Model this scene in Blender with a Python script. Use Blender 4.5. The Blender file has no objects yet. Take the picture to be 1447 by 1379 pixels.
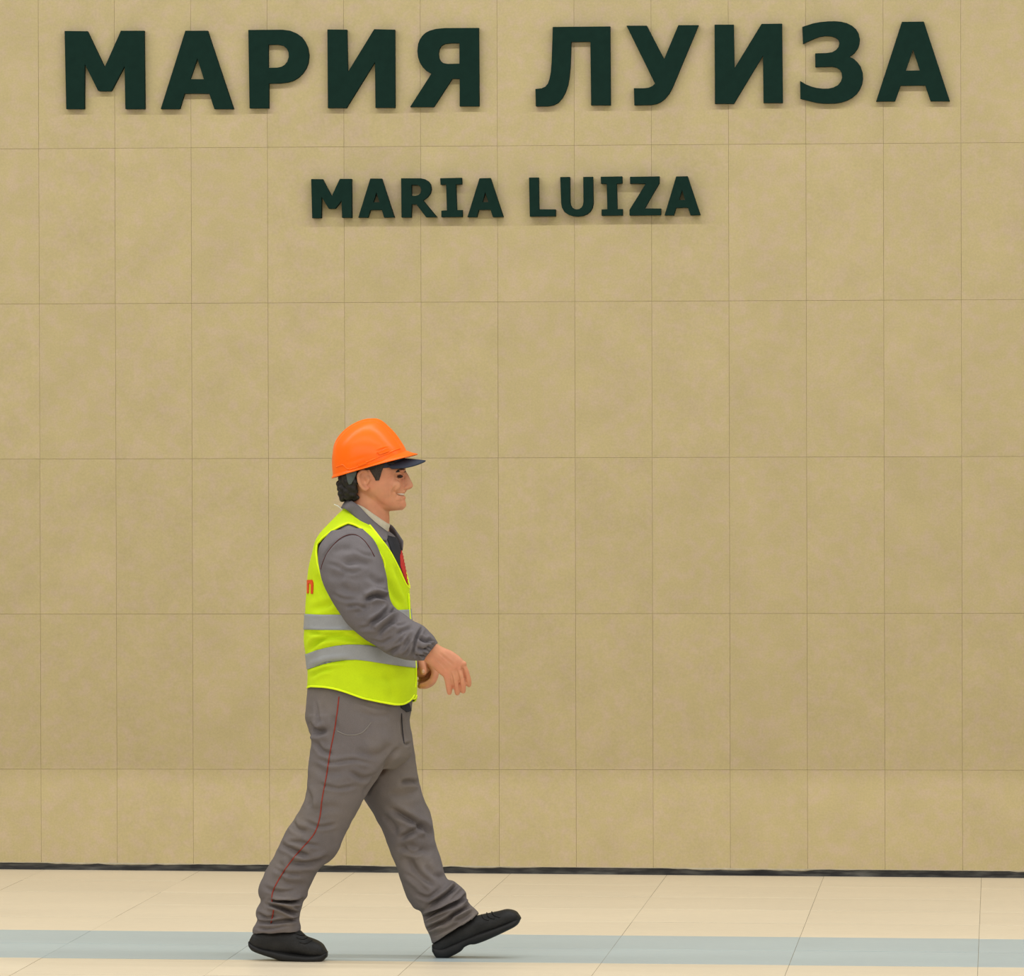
import bpy, bmesh, math, random
import numpy as np
from mathutils import Vector, Matrix
from mathutils.bvhtree import BVHTree

rng = random.Random(7)
SC = bpy.context.scene
COL = SC.collection

# ------------------------------------------------------------------ camera
W, H = 1447.0, 1379.0
F = 9117.0                                    # focal length in pixels of the 1447 wide frame
YAW, PITCH, ROLL = 0.07542, 0.0089, -0.00294
CAM = np.array([0.0, -24.753, 1.73])
fw = np.array([-math.sin(YAW) * math.cos(PITCH), math.cos(YAW) * math.cos(PITCH), -math.sin(PITCH)])
_r = np.array([math.cos(YAW), math.sin(YAW), 0.0])
_u = np.cross(_r, fw)
cr, sr = math.cos(ROLL), math.sin(ROLL)
rt = cr * _r + sr * _u
up = -sr * _r + cr * _u
cam_data = bpy.data.cameras.new('camera')
cam_data.sensor_fit = 'HORIZONTAL'
cam_data.sensor_width = 36.0
cam_data.lens = 36.0 * F / W
cam_data.clip_end = 200
cam = bpy.data.objects.new('camera', cam_data)
COL.objects.link(cam)
cam.matrix_world = Matrix(((rt[0], up[0], -fw[0], CAM[0]), (rt[1], up[1], -fw[1], CAM[1]),
                           (rt[2], up[2], -fw[2], CAM[2]), (0, 0, 0, 1)))
SC.camera = cam

# ------------------------------------------------------------------ light and exposure
vs = SC.view_settings
vs.view_transform = 'Standard'
vs.look = 'None'
vs.gamma = 1.0
vs.use_curve_mapping = False
vs.exposure = 0.0
world = bpy.data.worlds.new('world')
SC.world = world
world.use_nodes = True
bg = world.node_tree.nodes['Background']
bg.inputs['Color'].default_value = (1.0, 1.0, 1.0, 1)
bg.inputs['Strength'].default_value = 0.24


def area(name, loc, rot, sx, sy, power, color=(1, 0.985, 0.955)):
    l = bpy.data.lights.new(name, 'AREA')
    l.shape = 'RECTANGLE'
    l.size, l.size_y = sx, sy
    l.energy = power
    l.color = color
    o = bpy.data.objects.new(name, l)
    o.location = loc
    o.rotation_euler = rot
    COL.objects.link(o)
    return o


# the tube line over the platform (it throws the short letter shadows) and the broad hall lighting behind the camera side
area('tube_line_light', (-1.9, -4.0, 5.7), (math.radians(18), 0, 0), 18, 0.16, 450)
area('hall_light', (-1.9, -12.5, 3.75), (math.radians(72), 0, 0), 20, 0.9, 400)
# a far tube that reaches the foot of the wall only under the added, unseen ceiling edge
area('far_tube_light', (-1.9, -9.0, 6.6), (math.radians(35), 0, 0), 18, 0.05, 330)

# ------------------------------------------------------------------ pixel <-> world


def ray(px, py):
    return fw + rt * ((px - W / 2) / F) - up * ((py - H / 2) / F)


def at_y(px, py, Y):
    d = ray(px, py)
    return CAM + d * ((Y - CAM[1]) / d[1])


FZ, FS = 0.0129, -0.0064                       # the floor falls gently towards the right


def floor_z(x):
    return FZ + FS * x


def on_floor(px, py):
    d = ray(px, py)
    # CAM.z + t d.z = FZ + FS (CAM.x + t d.x)
    t = (FZ + FS * CAM[0] - CAM[2]) / (d[2] - FS * d[0])
    return CAM + d * t


def pix(V):
    D = V - CAM
    z = D @ fw
    return np.stack([W / 2 + F * (D @ rt) / z, H / 2 - F * (D @ up) / z], -1), z


NEAR = on_floor(432, 1357.5)[1]               # where the near foot stands
FAR = on_floor(622, 1352.5)[1]                # where the far heel stands
YP = 0.5 * (NEAR + FAR)
print('feet', NEAR, FAR, YP, on_floor(432, 1357.5), on_floor(622, 1352.5))


def P(px, py, dy=0.0):
    return at_y(px, py, YP + dy)


BASE = P(500, 1350, 0.0)
BASE[2] = floor_z(BASE[0])

# ------------------------------------------------------------------ materials


def srgb(r, g, b):
    f = lambda c: (c / 255 / 12.92) if c / 255 <= 0.04045 else ((c / 255 + 0.055) / 1.055) ** 2.4
    return (f(r), f(g), f(b), 1.0)


def mat(name, color, rough=0.7, var=0.0, scale=8.0, grain=0.0, grain_scale=400.0, bump=0.0, bump_scale=300.0,
        obj_var=0.0, spec=0.3, second=None, second_scale=3.0, second_amt=0.0, sheen=0.0, coat=0.0, stretch=None, sss=0.0):
    m = bpy.data.materials.new(name)
    m.use_nodes = True
    nt = m.node_tree
    b = nt.nodes['Principled BSDF']
    b.inputs['Roughness'].default_value = rough
    b.inputs['Specular IOR Level'].default_value = spec
    b.inputs['Sheen Weight'].default_value = sheen
    b.inputs['Coat Weight'].default_value = coat
    if sss:
        b.inputs['Subsurface Weight'].default_value = sss
        b.inputs['Subsurface Radius'].default_value = (0.008, 0.003, 0.002)
        b.inputs['Subsurface Scale'].default_value = 1.0
    tc = nt.nodes.new('ShaderNodeTexCoord')
    src = tc.outputs['Object']
    if obj_var:
        # every tile its own cut of the pattern
        oi = nt.nodes.new('ShaderNodeObjectInfo')
        mul = nt.nodes.new('ShaderNodeMath'); mul.operation = 'MULTIPLY'; mul.inputs[1].default_value = 60
        nt.links.new(oi.outputs['Random'], mul.inputs[0])
        add = nt.nodes.new('ShaderNodeVectorMath'); add.operation = 'ADD'
        nt.links.new(src, add.inputs[0]); nt.links.new(mul.outputs[0], add.inputs[1])
        src = add.outputs[0]
    if stretch:
        mp = nt.nodes.new('ShaderNodeMapping'); mp.inputs['Scale'].default_value = stretch
        nt.links.new(src, mp.inputs['Vector']); src = mp.outputs[0]
    col = nt.nodes.new('ShaderNodeRGB'); col.outputs[0].default_value = color
    cur = col.outputs[0]

    def noise(sc, detail=4):
        n = nt.nodes.new('ShaderNodeTexNoise'); n.inputs['Scale'].default_value = sc; n.inputs['Detail'].default_value = detail
        nt.links.new(src, n.inputs['Vector'])
        return n

    def value_mul(cur, fac, lo, hi):
        mr = nt.nodes.new('ShaderNodeMapRange'); mr.inputs['From Min'].default_value = 0.25; mr.inputs['From Max'].default_value = 0.75
        mr.inputs['To Min'].default_value = lo; mr.inputs['To Max'].default_value = hi
        nt.links.new(fac, mr.inputs['Value'])
        hs = nt.nodes.new('ShaderNodeHueSaturation')
        nt.links.new(mr.outputs[0], hs.inputs['Value']); nt.links.new(cur, hs.inputs['Color'])
        return hs.outputs[0]
    if second is not None:
        n = noise(second_scale, 3)
        mr = nt.nodes.new('ShaderNodeMapRange'); mr.inputs['From Min'].default_value = 0.42; mr.inputs['From Max'].default_value = 0.7
        mr.inputs['To Max'].default_value = second_amt
        nt.links.new(n.outputs['Fac'], mr.inputs['Value'])
        mx = nt.nodes.new('ShaderNodeMix'); mx.data_type = 'RGBA'
        nt.links.new(mr.outputs[0], mx.inputs[0]); nt.links.new(cur, mx.inputs[6]); mx.inputs[7].default_value = second
        cur = mx.outputs[2]
    if var:
        cur = value_mul(cur, noise(scale).outputs['Fac'], 1 - var, 1 + var)
    if grain:
        cur = value_mul(cur, noise(grain_scale, 2).outputs['Fac'], 1 - grain, 1 + grain)
    if obj_var:
        cur2 = nt.nodes.new('ShaderNodeMapRange'); cur2.inputs['To Min'].default_value = 1 - obj_var; cur2.inputs['To Max'].default_value = 1 + obj_var
        nt.links.new(oi.outputs['Random'], cur2.inputs['Value'])
        hs = nt.nodes.new('ShaderNodeHueSaturation'); nt.links.new(cur2.outputs[0], hs.inputs['Value']); nt.links.new(cur, hs.inputs['Color'])
        cur = hs.outputs[0]
    nt.links.new(cur, b.inputs['Base Color'])
    if bump:
        n = noise(bump_scale, 3)
        bp = nt.nodes.new('ShaderNodeBump'); bp.inputs['Strength'].default_value = bump; bp.inputs['Distance'].default_value = 0.002
        nt.links.new(n.outputs['Fac'], bp.inputs['Height']); nt.links.new(bp.outputs[0], b.inputs['Normal'])
    return m


M = {}
M['wall_tile'] = mat('wall_tile', (0.470, 0.390, 0.205, 1), 0.75, var=0.05, scale=6, grain=0.06, grain_scale=140, obj_var=0.012,
                     second=(0.49, 0.385, 0.255, 1), second_scale=24, second_amt=0.9, spec=0.1)
M['wall_back'] = mat('wall_back', (0.41, 0.345, 0.19, 1), 0.9)
M['gap_dark'] = mat('gap_dark', (0.022, 0.021, 0.02, 1), 0.8, var=0.5, scale=14, second=(0.11, 0.105, 0.09, 1), second_scale=30, second_amt=0.6, stretch=(0.35, 1, 2.0))
M['mortar'] = mat('mortar', (0.42, 0.38, 0.28, 1), 0.9, var=0.2, scale=30)
M['floor_tile'] = mat('floor_tile', (0.75, 0.65, 0.485, 1), 0.42, var=0.04, scale=3, grain=0.03, grain_scale=60, obj_var=0.018,
                      second=(0.64, 0.54, 0.39, 1), second_scale=6, second_amt=0.25, spec=0.35, stretch=(0.5, 1, 1))
M['stripe_tile'] = mat('stripe_tile', (0.43, 0.505, 0.515, 1), 0.42, var=0.05, scale=3, grain=0.03, grain_scale=60, obj_var=0.015,
                       second=(0.40, 0.49, 0.49, 1), second_scale=6, second_amt=0.3, spec=0.35, stretch=(0.5, 1, 1))
M['added_ceiling_edge'] = mat('added_ceiling_edge', (0.6, 0.58, 0.54, 1), 0.8, var=0.03, scale=4)
M['grout'] = mat('grout', (0.24, 0.20, 0.14, 1), 0.9, var=0.2, scale=10)
M['letter'] = mat('letter', (0.0075, 0.024, 0.018, 1), 0.8, var=0.1, scale=40, spec=0.06)
M['skin'] = mat('skin', (0.58, 0.262, 0.140, 1), 0.55, var=0.08, scale=40, second=(0.58, 0.20, 0.12, 1), second_scale=25, second_amt=0.45, spec=0.35, sss=0.15)
M['hair'] = mat('hair', (0.014, 0.011, 0.009, 1), 0.55, var=0.5, scale=120, bump=0.3, bump_scale=250)
M['hair_grey'] = mat('hair_grey', (0.040, 0.031, 0.024, 1), 0.65, var=0.6, scale=220, bump=0.5, bump_scale=300)
M['jacket'] = mat('jacket', (0.150, 0.136, 0.140, 1), 0.9, var=0.10, scale=14, grain=0.10, grain_scale=500, bump=0.25, bump_scale=500, spec=0.15)
M['jacket_dark'] = mat('jacket_dark', (0.030, 0.031, 0.038, 1), 0.9, var=0.2, scale=20, spec=0.15)
M['trousers'] = mat('trousers', (0.150, 0.132, 0.130, 1), 0.9, var=0.12, scale=9, grain=0.10, grain_scale=500, bump=0.25, bump_scale=500, spec=0.15,
                    second=(0.205, 0.170, 0.130, 1), second_scale=4, second_amt=0.55)
M['seam_light'] = mat('seam_light', (0.22, 0.20, 0.18, 1), 0.9)
M['piping_red'] = mat('piping_red', (0.25, 0.035, 0.022, 1), 0.8, var=0.2, scale=60)
M['piping_dark'] = mat('piping_dark', (0.075, 0.020, 0.016, 1), 0.8)
M['vest'] = mat('vest', (0.54, 0.72, 0.006, 1), 0.75, var=0.06, scale=12, grain=0.05, grain_scale=350, bump=0.15, bump_scale=400, spec=0.2)
M['binding'] = mat('binding', (0.78, 0.98, 0.012, 1), 0.7, spec=0.2)
M['band'] = mat('band', (0.30, 0.31, 0.315, 1), 0.5, var=0.06, scale=25, grain=0.05, grain_scale=300, spec=0.3)
M['print_red'] = mat('print_red', (0.72, 0.075, 0.006, 1), 0.6)
M['red_cloth'] = mat('red_cloth', (0.52, 0.028, 0.022, 1), 0.75, var=0.1, scale=40)
M['shirt'] = mat('shirt', (0.50, 0.45, 0.33, 1), 0.85, var=0.08, scale=60)
M['helmet'] = mat('helmet', (1.0, 0.150, 0.001, 1), 0.35, spec=0.28)
M['visor'] = mat('visor', (0.035, 0.042, 0.062, 1), 0.8, var=0.15, scale=60, spec=0.2)
M['strap'] = mat('strap', (0.072, 0.088, 0.082, 1), 0.6)
M['shoe'] = mat('shoe', (0.0115, 0.0115, 0.0115, 1), 0.6, var=0.5, scale=30, bump=0.5, bump_scale=160, spec=0.35)
M['sole'] = mat('sole', (0.008, 0.008, 0.008, 1), 0.6, var=0.3, scale=40, spec=0.35)
M['teeth'] = mat('teeth', (0.62, 0.52, 0.42, 1), 0.4)
M['eye'] = mat('eye', (0.03, 0.02, 0.016, 1), 0.3)
M['nail'] = mat('nail', (0.72, 0.42, 0.30, 1), 0.35)
M['tag'] = mat('tag', (0.75, 0.73, 0.68, 1), 0.7)

# ------------------------------------------------------------------ mesh helpers


def mesh(name, V, Fc, m, smooth=True):
    me = bpy.data.meshes.new(name)
    me.from_pydata([tuple(v) for v in V], [], [tuple(f) for f in Fc])
    me.validate()
    me.update()
    if smooth:
        me.polygons.foreach_set('use_smooth', np.ones(len(me.polygons), dtype=bool))
    if m is not None:
        me.materials.append(m)
    return me


def obj(name, V, Fc, m, parent=None, smooth=True, base=None):
    V = np.asarray(V, dtype=float)
    if base is not None:
        V = V - base
    o = bpy.data.objects.new(name, mesh(name, V, Fc, m, smooth))
    COL.objects.link(o)
    if parent is not None:
        o.parent = parent
    return o


def tag(o, label, cat, group=None):
    o['label'] = label
    o['category'] = cat
    if group:
        o['group'] = group


def spline(A, k):
    """Catmull-Rom through the rows of A, k steps a span."""
    A = np.asarray(A, float)
    if k <= 1 or len(A) < 3:
        return A
    E = np.vstack([2 * A[0] - A[1], A, 2 * A[-1] - A[-2]])
    out = []
    for i in range(len(A) - 1):
        p0, p1, p2, p3 = E[i:i + 4]
        for t in np.arange(k) / k:
            out.append(0.5 * (2 * p1 + (p2 - p0) * t + (2 * p0 - 5 * p1 + 4 * p2 - p3) * t * t + (3 * p1 - p0 - 3 * p2 + p3) * t ** 3))
    out.append(A[-1])
    return np.array(out)


def join(parts):
    V, Fc, n = [], [], 0
    for v, f in parts:
        V.append(np.asarray(v, float))
        Fc += [tuple(i + n for i in q) for q in f]
        n += len(v)
    return np.vstack(V), Fc


def skin_rings(R, cap=True):
    """R: (k, n, 3) rings -> closed loft."""
    k, n, _ = R.shape
    V = R.reshape(-1, 3)
    Fc = []
    for i in range(k - 1):
        for j in range(n):
            a, b = i * n + j, i * n + (j + 1) % n
            Fc.append((a, b, b + n, a + n))
    if cap:
        V = np.vstack([V, R[0].mean(0), R[-1].mean(0)])
        c0, c1 = k * n, k * n + 1
        for j in range(n):
            Fc.append((c0, (j + 1) % n, j))
            Fc.append((c1, (k - 1) * n + j, (k - 1) * n + (j + 1) % n))
    return V, Fc


def loft(rings, n=32, k=6, e=1.0, cap=True, fx=1.0, fh=1.0, dome=0.0):
    """rings: (xl, yl, xr, yr, half depth in metres, dy) in photo pixels; outline pairs at their own distance."""
    A = spline(rings, k)
    th = np.arange(n) * 2 * math.pi / n
    c, s = np.cos(th), np.sin(th)
    c = np.sign(c) * np.abs(c) ** e
    s = np.sign(s) * np.abs(s) ** e
    R = []
    for xl, yl, xr, yr, hd, dy in A:
        L, Rr = P(xl, yl, dy), P(xr, yr, dy)
        ce, a = (L + Rr) / 2, (Rr - L) / 2 * fx
        R.append(ce + c[:, None] * a + s[:, None] * np.array([0, hd * fh, 0]))
    R = np.array(R)
    if dome:
        # round both ends
        def endcap(r0, r1, dm):
            c0 = r0.mean(0)
            d = c0 - r1.mean(0)
            d /= np.linalg.norm(d) + 1e-9
            return [c0 + (r0 - c0) * math.cos(a) + d * dm * math.sin(a) for a in (0.5, 0.95, 1.3)]
        R = np.concatenate([np.array(endcap(R[0], R[1], dome)[::-1]), R, np.array(endcap(R[-1], R[-2], dome))])
    return skin_rings(R, cap)


def tube(pts, rad, n=12, dome=True):
    """pts (k,3) world points, rad scalar or (k,)."""
    pts = np.asarray(pts, float)
    rad = np.broadcast_to(np.asarray(rad, float), (len(pts),))
    T = np.gradient(pts, axis=0)
    T /= np.linalg.norm(T, axis=1)[:, None] + 1e-12
    ref = np.array([0, 1.0, 0]) if abs(T[0][1]) < 0.8 else np.array([1.0, 0, 0])
    R = []
    th = np.arange(n) * 2 * math.pi / n
    for p, t, r in zip(pts, T, rad):
        ref = ref - t * (ref @ t)
        ref /= np.linalg.norm(ref)
        b = np.cross(t, ref)
        R.append(p + r * (np.cos(th)[:, None] * ref + np.sin(th)[:, None] * b))
    R = np.array(R)
    if dome:
        a = [pts[0] + (R[0] - pts[0]) * math.cos(q) - T[0] * rad[0] * math.sin(q) for q in (1.35, 0.9, 0.45)]
        b = [pts[-1] + (R[-1] - pts[-1]) * math.cos(q) + T[-1] * rad[-1] * math.sin(q) for q in (0.45, 0.9, 1.35)]
        R = np.concatenate([np.array(a), R, np.array(b)])
    return skin_rings(R)


def ptube(rows, k=4, n=12):
    """rows (px, py, dy, radius px)."""
    A = spline(rows, k)
    return tube([P(a[0], a[1], a[2]) for a in A], A[:, 3] * PX, n)


def ball(px, py, dy, rx, ry, rz, n=16, tilt=0.0):
    """ellipsoid, radii in metres (x, depth, z)."""
    c = P(px, py, dy)
    R = []
    for i in range(1, n):
        ph = math.pi * i / n
        th = np.arange(2 * n) * math.pi / n
        R.append(np.stack([rx * math.sin(ph) * np.cos(th), ry * math.sin(ph) * np.sin(th), np.full(2 * n, rz * math.cos(ph))], -1))
    R = np.array(R)
    if tilt:
        ct, st = math.cos(tilt), math.sin(tilt)
        R = np.stack([R[..., 0] * ct + R[..., 2] * st, R[..., 1], -R[..., 0] * st + R[..., 2] * ct], -1)
    return skin_rings(R + c)


PX = np.linalg.norm(P(501, 900) - P(500, 900))  # metres per pixel at the walker


def remesh(parts, voxel, smooth=2, fac=0.5):
    V, Fc = join(parts)
    me = mesh('tmp', V, Fc, None)
    o = bpy.data.objects.new('tmp', me)
    COL.objects.link(o)
    r = o.modifiers.new('r', 'REMESH'); r.mode = 'VOXEL'; r.voxel_size = voxel
    if smooth:
        s = o.modifiers.new('s', 'SMOOTH'); s.factor = fac; s.iterations = smooth
    dg = bpy.context.evaluated_depsgraph_get()
    ev = bpy.data.meshes.new_from_object(o.evaluated_get(dg))
    V = np.empty(len(ev.vertices) * 3); ev.vertices.foreach_get('co', V); V = V.reshape(-1, 3)
    L = np.empty(len(ev.loops), dtype=np.int32); ev.loops.foreach_get('vertex_index', L)
    ls = np.empty(len(ev.polygons), dtype=np.int32); ev.polygons.foreach_get('loop_start', ls)
    lt = np.empty(len(ev.polygons), dtype=np.int32); ev.polygons.foreach_get('loop_total', lt)
    Fc = [tuple(L[a:a + b]) for a, b in zip(ls.tolist(), lt.tolist())]
    bpy.data.objects.remove(o); bpy.data.meshes.remove(me); bpy.data.meshes.remove(ev)
    return V, Fc


def tri_array(Fc):
    out = []
    for f in Fc:
        out.append(f[:3])
        if len(f) == 4:
            out.append((f[0], f[2], f[3]))
    return np.array(out, dtype=np.int64)


def normals(V, Fc):
    T = tri_array(Fc)
    n = np.cross(V[T[:, 1]] - V[T[:, 0]], V[T[:, 2]] - V[T[:, 0]])
    N = np.zeros_like(V)
    for i in range(3):
        np.add.at(N, T[:, i], n)
    return N / (np.linalg.norm(N, axis=1)[:, None] + 1e-12)


def poly_dist(p, poly):
    """distance, signed side and 0..1 run of points p (N,2) to an open polyline."""
    poly = np.asarray(poly, float)
    best = np.full(len(p), 1e9); side = np.zeros(len(p)); run = np.zeros(len(p))
    seg = np.linalg.norm(np.diff(poly, axis=0), axis=1)
    tot = seg.sum(); acc = 0
    near = np.zeros((len(p), 2))
    for a, b, l in zip(poly[:-1], poly[1:], seg):
        d = (b - a) / (l + 1e-9)
        q = p - a
        t = np.clip(q @ d, 0, l)
        c = a + t[:, None] * d
        dist = np.linalg.norm(p - c, axis=1)
        m = dist < best
        best[m] = dist[m]
        side[m] = np.sign(d[0] * q[m, 1] - d[1] * q[m, 0])
        run[m] = (acc + t[m]) / tot
        near[m] = c[m]
        acc += l
    return best, side, run, near


def inside(p, poly):
    poly = np.asarray(poly, float)
    r = np.zeros(len(p), bool)
    x, y = p[:, 0], p[:, 1]
    j = len(poly) - 1
    for i in range(len(poly)):
        xi, yi = poly[i]; xj, yj = poly[j]
        c = ((yi > y) != (yj > y))
        with np.errstate(divide='ignore', invalid='ignore'):
            c &= x < (xj - xi) * (y - yi) / (yj - yi + 1e-12) + xi
        r ^= c
        j = i
    return r


def crease(V, Fc, items, mirror=False, gain=1.0):
    """Fold the cloth: each item is (polyline px, depth m, width px[, ridge]); ridge rises beside the groove."""
    N = normals(V, Fc)
    p, z = pix(V)
    face = -(N @ fw)
    w0 = np.clip((face - 0.12) / 0.4, 0, 1)
    D = np.zeros(len(V))
    sets = [(p, w0)]
    if mirror:
        Vm = V.copy(); Vm[:, 1] = 2 * YP - Vm[:, 1]
        pm, _ = pix(Vm)
        wm = np.clip((N @ fw - 0.05) / 0.3, 0, 1) * (V[:, 1] > YP)
        sets.append((pm, wm))
    for it in items:
        poly, dep, wid = it[:3]
        dep *= gain
        rid = it[3] if len(it) > 3 else 0.5
        poly = spline(np.asarray(poly, float), 5)
        lo, hi = poly.min(0) - 5 * wid, poly.max(0) + 5 * wid
        for pp, ww in sets:
            m = (pp > lo).all(1) & (pp < hi).all(1) & (ww > 0)
            if not m.any():
                continue
            d, s, run, _ = poly_dist(pp[m], poly)
            sd = d * s
            taper = np.clip(np.minimum(run, 1 - run) / 0.22, 0, 1) ** 0.7
            taper = np.maximum(taper, 0.12)
            # beyond the ends fade out
            prof = -np.exp(-(sd / wid) ** 2) + rid * (np.exp(-((sd - 2.1 * wid) / (1.2 * wid)) ** 2) + np.exp(-((sd + 2.1 * wid) / (1.2 * wid)) ** 2)) * 0.8
            D[m] += dep * prof * taper * ww[m]
    V2 = V + N * D[:, None]
    return V2


def ripple(V, Fc, amp, freq, seed=0):
    """uneven lie of cloth."""
    N = normals(V, Fc)
    r = np.random.RandomState(seed)
    D = np.zeros(len(V))
    for i in range(10):
        k = r.normal(size=3); k /= np.linalg.norm(k)
        D += np.sin(V @ k * freq * r.uniform(0.6, 1.6) + r.uniform(0, 6.3))
    return V + N * (D / 10 * amp * 2)[:, None]


def submesh(V, Fc, keep):
    Fk = [f for f, k in zip(Fc, keep) if k]
    used = np.zeros(len(V), bool)
    for f in Fk:
        for i in f:
            used[i] = True
    idx = np.cumsum(used) - 1
    return V[used], [tuple(int(idx[i]) for i in f) for f in Fk]


def boundary_edges(Fc):
    cnt = {}
    for f in Fc:
        for a, b in zip(f, f[1:] + f[:1]):
            k = (a, b) if a < b else (b, a)
            cnt[k] = cnt.get(k, 0) + 1
    return [k for k, c in cnt.items() if c == 1]


def centers(V, Fc):
    return np.array([V[list(f)].mean(0) for f in Fc])


def cut(V, Fc, poly, keep_inside, which, snap=3.5, split=0.0):
    """Cut a surface along a closed outline seen from the side; which = 'near', 'far' (mirrored) or 'both'."""
    def project(X):
        Xm = X.copy(); Xm[:, 1] = np.where(X[:, 1] > YP, 2 * YP - X[:, 1], X[:, 1])
        p, z = pix(Xm)
        return p, z, X[:, 1] > YP + split
    pc, _, far = project(centers(V, Fc))
    ins = inside(pc, poly)
    sel = ins if which == 'both' else (ins & far if which == 'far' else ins & ~far)
    keep = sel if keep_inside else ~sel
    V, Fc = submesh(V, Fc, keep)
    be = boundary_edges(Fc)
    bi = np.array(sorted({i for e in be for i in e}), dtype=int)
    if len(bi):
        p, z, far = project(V[bi])
        closed = np.vstack([poly, poly[:1]])
        d, s, run, near = poly_dist(p, closed)
        ok = d < snap
        if which == 'near': ok &= ~far
        if which == 'far': ok &= far
        dp = (near - p) * ok[:, None]
        mv = rt[None] * (dp[:, :1] * z[:, None] / F) - up[None] * (dp[:, 1:] * z[:, None] / F)
        V[bi] += mv
    return V, Fc


def loops(Fc):
    adj = {}
    for a, b in boundary_edges(Fc):
        adj.setdefault(a, []).append(b); adj.setdefault(b, []).append(a)
    seen, out = set(), []
    for s in adj:
        if s in seen:
            continue
        lp = [s]; seen.add(s); cur = s
        while True:
            nx = [q for q in adj[cur] if q not in seen]
            if not nx:
                break
            cur = nx[0]; seen.add(cur); lp.append(cur)
        if len(lp) > 20:
            out.append((lp, lp[0] in adj[cur]))
    return out


def smooth_path(X, it=3, closed=True):
    X = X.copy()
    for _ in range(it):
        if closed:
            X = 0.5 * X + 0.25 * (np.roll(X, 1, 0) + np.roll(X, -1, 0))
        else:
            X[1:-1] = 0.5 * X[1:-1] + 0.25 * (X[2:] + X[:-2])
    return X


def bvh_of(V, Fc):
    return BVHTree.FromPolygons([tuple(v) for v in V], Fc)


def hit(b, px, py):
    d = ray(px, py); d = d / np.linalg.norm(d)
    loc, nor, i, dist = b.ray_cast(Vector(CAM), Vector(d))
    if loc is None:
        return None, None
    n = np.array(nor)
    if n @ d > 0: n = -n
    return np.array(loc), n


def surf_line(b, pts, rad, lift=0.3, step=1.5, n=8):
    """a cord laid along the surface under a pixel polyline."""
    A = spline(np.asarray(pts, float), 6)
    seg = np.linalg.norm(np.diff(A, axis=0), axis=1); acc = np.concatenate([[0], np.cumsum(seg)])
    q = np.linspace(0, acc[-1], max(4, int(acc[-1] / step)))
    X = []
    for a in q:
        x, y = np.interp(a, acc, A[:, 0]), np.interp(a, acc, A[:, 1])
        l, nn = hit(b, x, y)
        if l is not None:
            X.append(l + nn * rad * lift)
    X = smooth_path(np.array(X), 2, False)
    return tube(X, rad, n)


def patch(b, poly, off, step=1.0, thick=0.0015):
    """a flat piece with the given pixel outline laid on the surface."""
    poly = np.asarray(poly, float)
    lo, hi = poly.min(0) - step, poly.max(0) + step
    nx, ny = int((hi[0] - lo[0]) / step) + 2, int((hi[1] - lo[1]) / step) + 2
    G = np.array([(lo[0] + i * step, lo[1] + j * step) for j in range(ny) for i in range(nx)])
    Fq = [(j * nx + i, j * nx + i + 1, (j + 1) * nx + i + 1, (j + 1) * nx + i) for j in range(ny - 1) for i in range(nx - 1)]
    ce = np.array([G[list(f)].mean(0) for f in Fq])
    keep = inside(ce, poly)
    G3 = np.c_[G, np.zeros(len(G))]
    G3, Fq = submesh(G3, Fq, keep)
    G = G3[:, :2]
    be = boundary_edges(Fq); bi = np.array(sorted({i for e in be for i in e}))
    _, _, _, near = poly_dist(G[bi], np.vstack([poly, poly[:1]]))
    G[bi] = near
    X, N, last = [], [], None
    for x, y in G:
        l, n = hit(b, x, y)
        if l is None:
            l, n = last if last is not None else (P(x, y), -fw)
        last = (l, n)
        X.append(l); N.append(n)
    X, N = np.array(X), np.array(N)
    T = X + N * (off + thick)
    Bt = X + N * (off - 0.002)
    k = len(X)
    Fa = [tuple(f) for f in Fq] + [tuple(i + k for i in f[::-1]) for f in Fq]
    Fa += [(a, b2, b2 + k, a + k) for a, b2 in be]
    return np.vstack([T, Bt]), Fa


# ================================================================== THE PLACE
# ---- wall: stone slabs 0.30 x 0.60 on a backing
TW, TH, X0, Z0 = 0.2965, 0.6, -0.144, 2.825


def struct(name, V, Fc, m, parent=None, smooth=False):
    o = obj(name, V, Fc, m, parent, smooth)
    if parent is None:
        o['kind'] = 'structure'
    return o


def box(x0, x1, y0, y1, z0, z1):
    V = [(x0, y0, z0), (x1, y0, z0), (x1, y1, z0), (x0, y1, z0), (x0, y0, z1), (x1, y0, z1), (x1, y1, z1), (x0, y1, z1)]
    return np.array(V, float), [(0, 3, 2, 1), (4, 5, 6, 7), (0, 1, 5, 4), (1, 2, 6, 5), (2, 3, 7, 6), (3, 0, 4, 7)]


def slab_mesh(name, w, h, t, ch, m):
    """chamfered slab: face in the local XY plane at z=0, body going down to -t."""
    a, b = w / 2, h / 2
    V = [(-a + ch, -b + ch, 0), (a - ch, -b + ch, 0), (a - ch, b - ch, 0), (-a + ch, b - ch, 0),
         (-a, -b, -ch), (a, -b, -ch), (a, b, -ch), (-a, b, -ch), (-a, -b, -t), (a, -b, -t), (a, b, -t), (-a, b, -t)]
    Fc = [(0, 1, 2, 3), (11, 10, 9, 8)]
    for r in (0, 4):
        for i in range(4):
            j = (i + 1) % 4
            Fc.append((r + 4 + i, r + 4 + j, r + j, r + i))
    return mesh(name, V, Fc, m, False)


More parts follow.
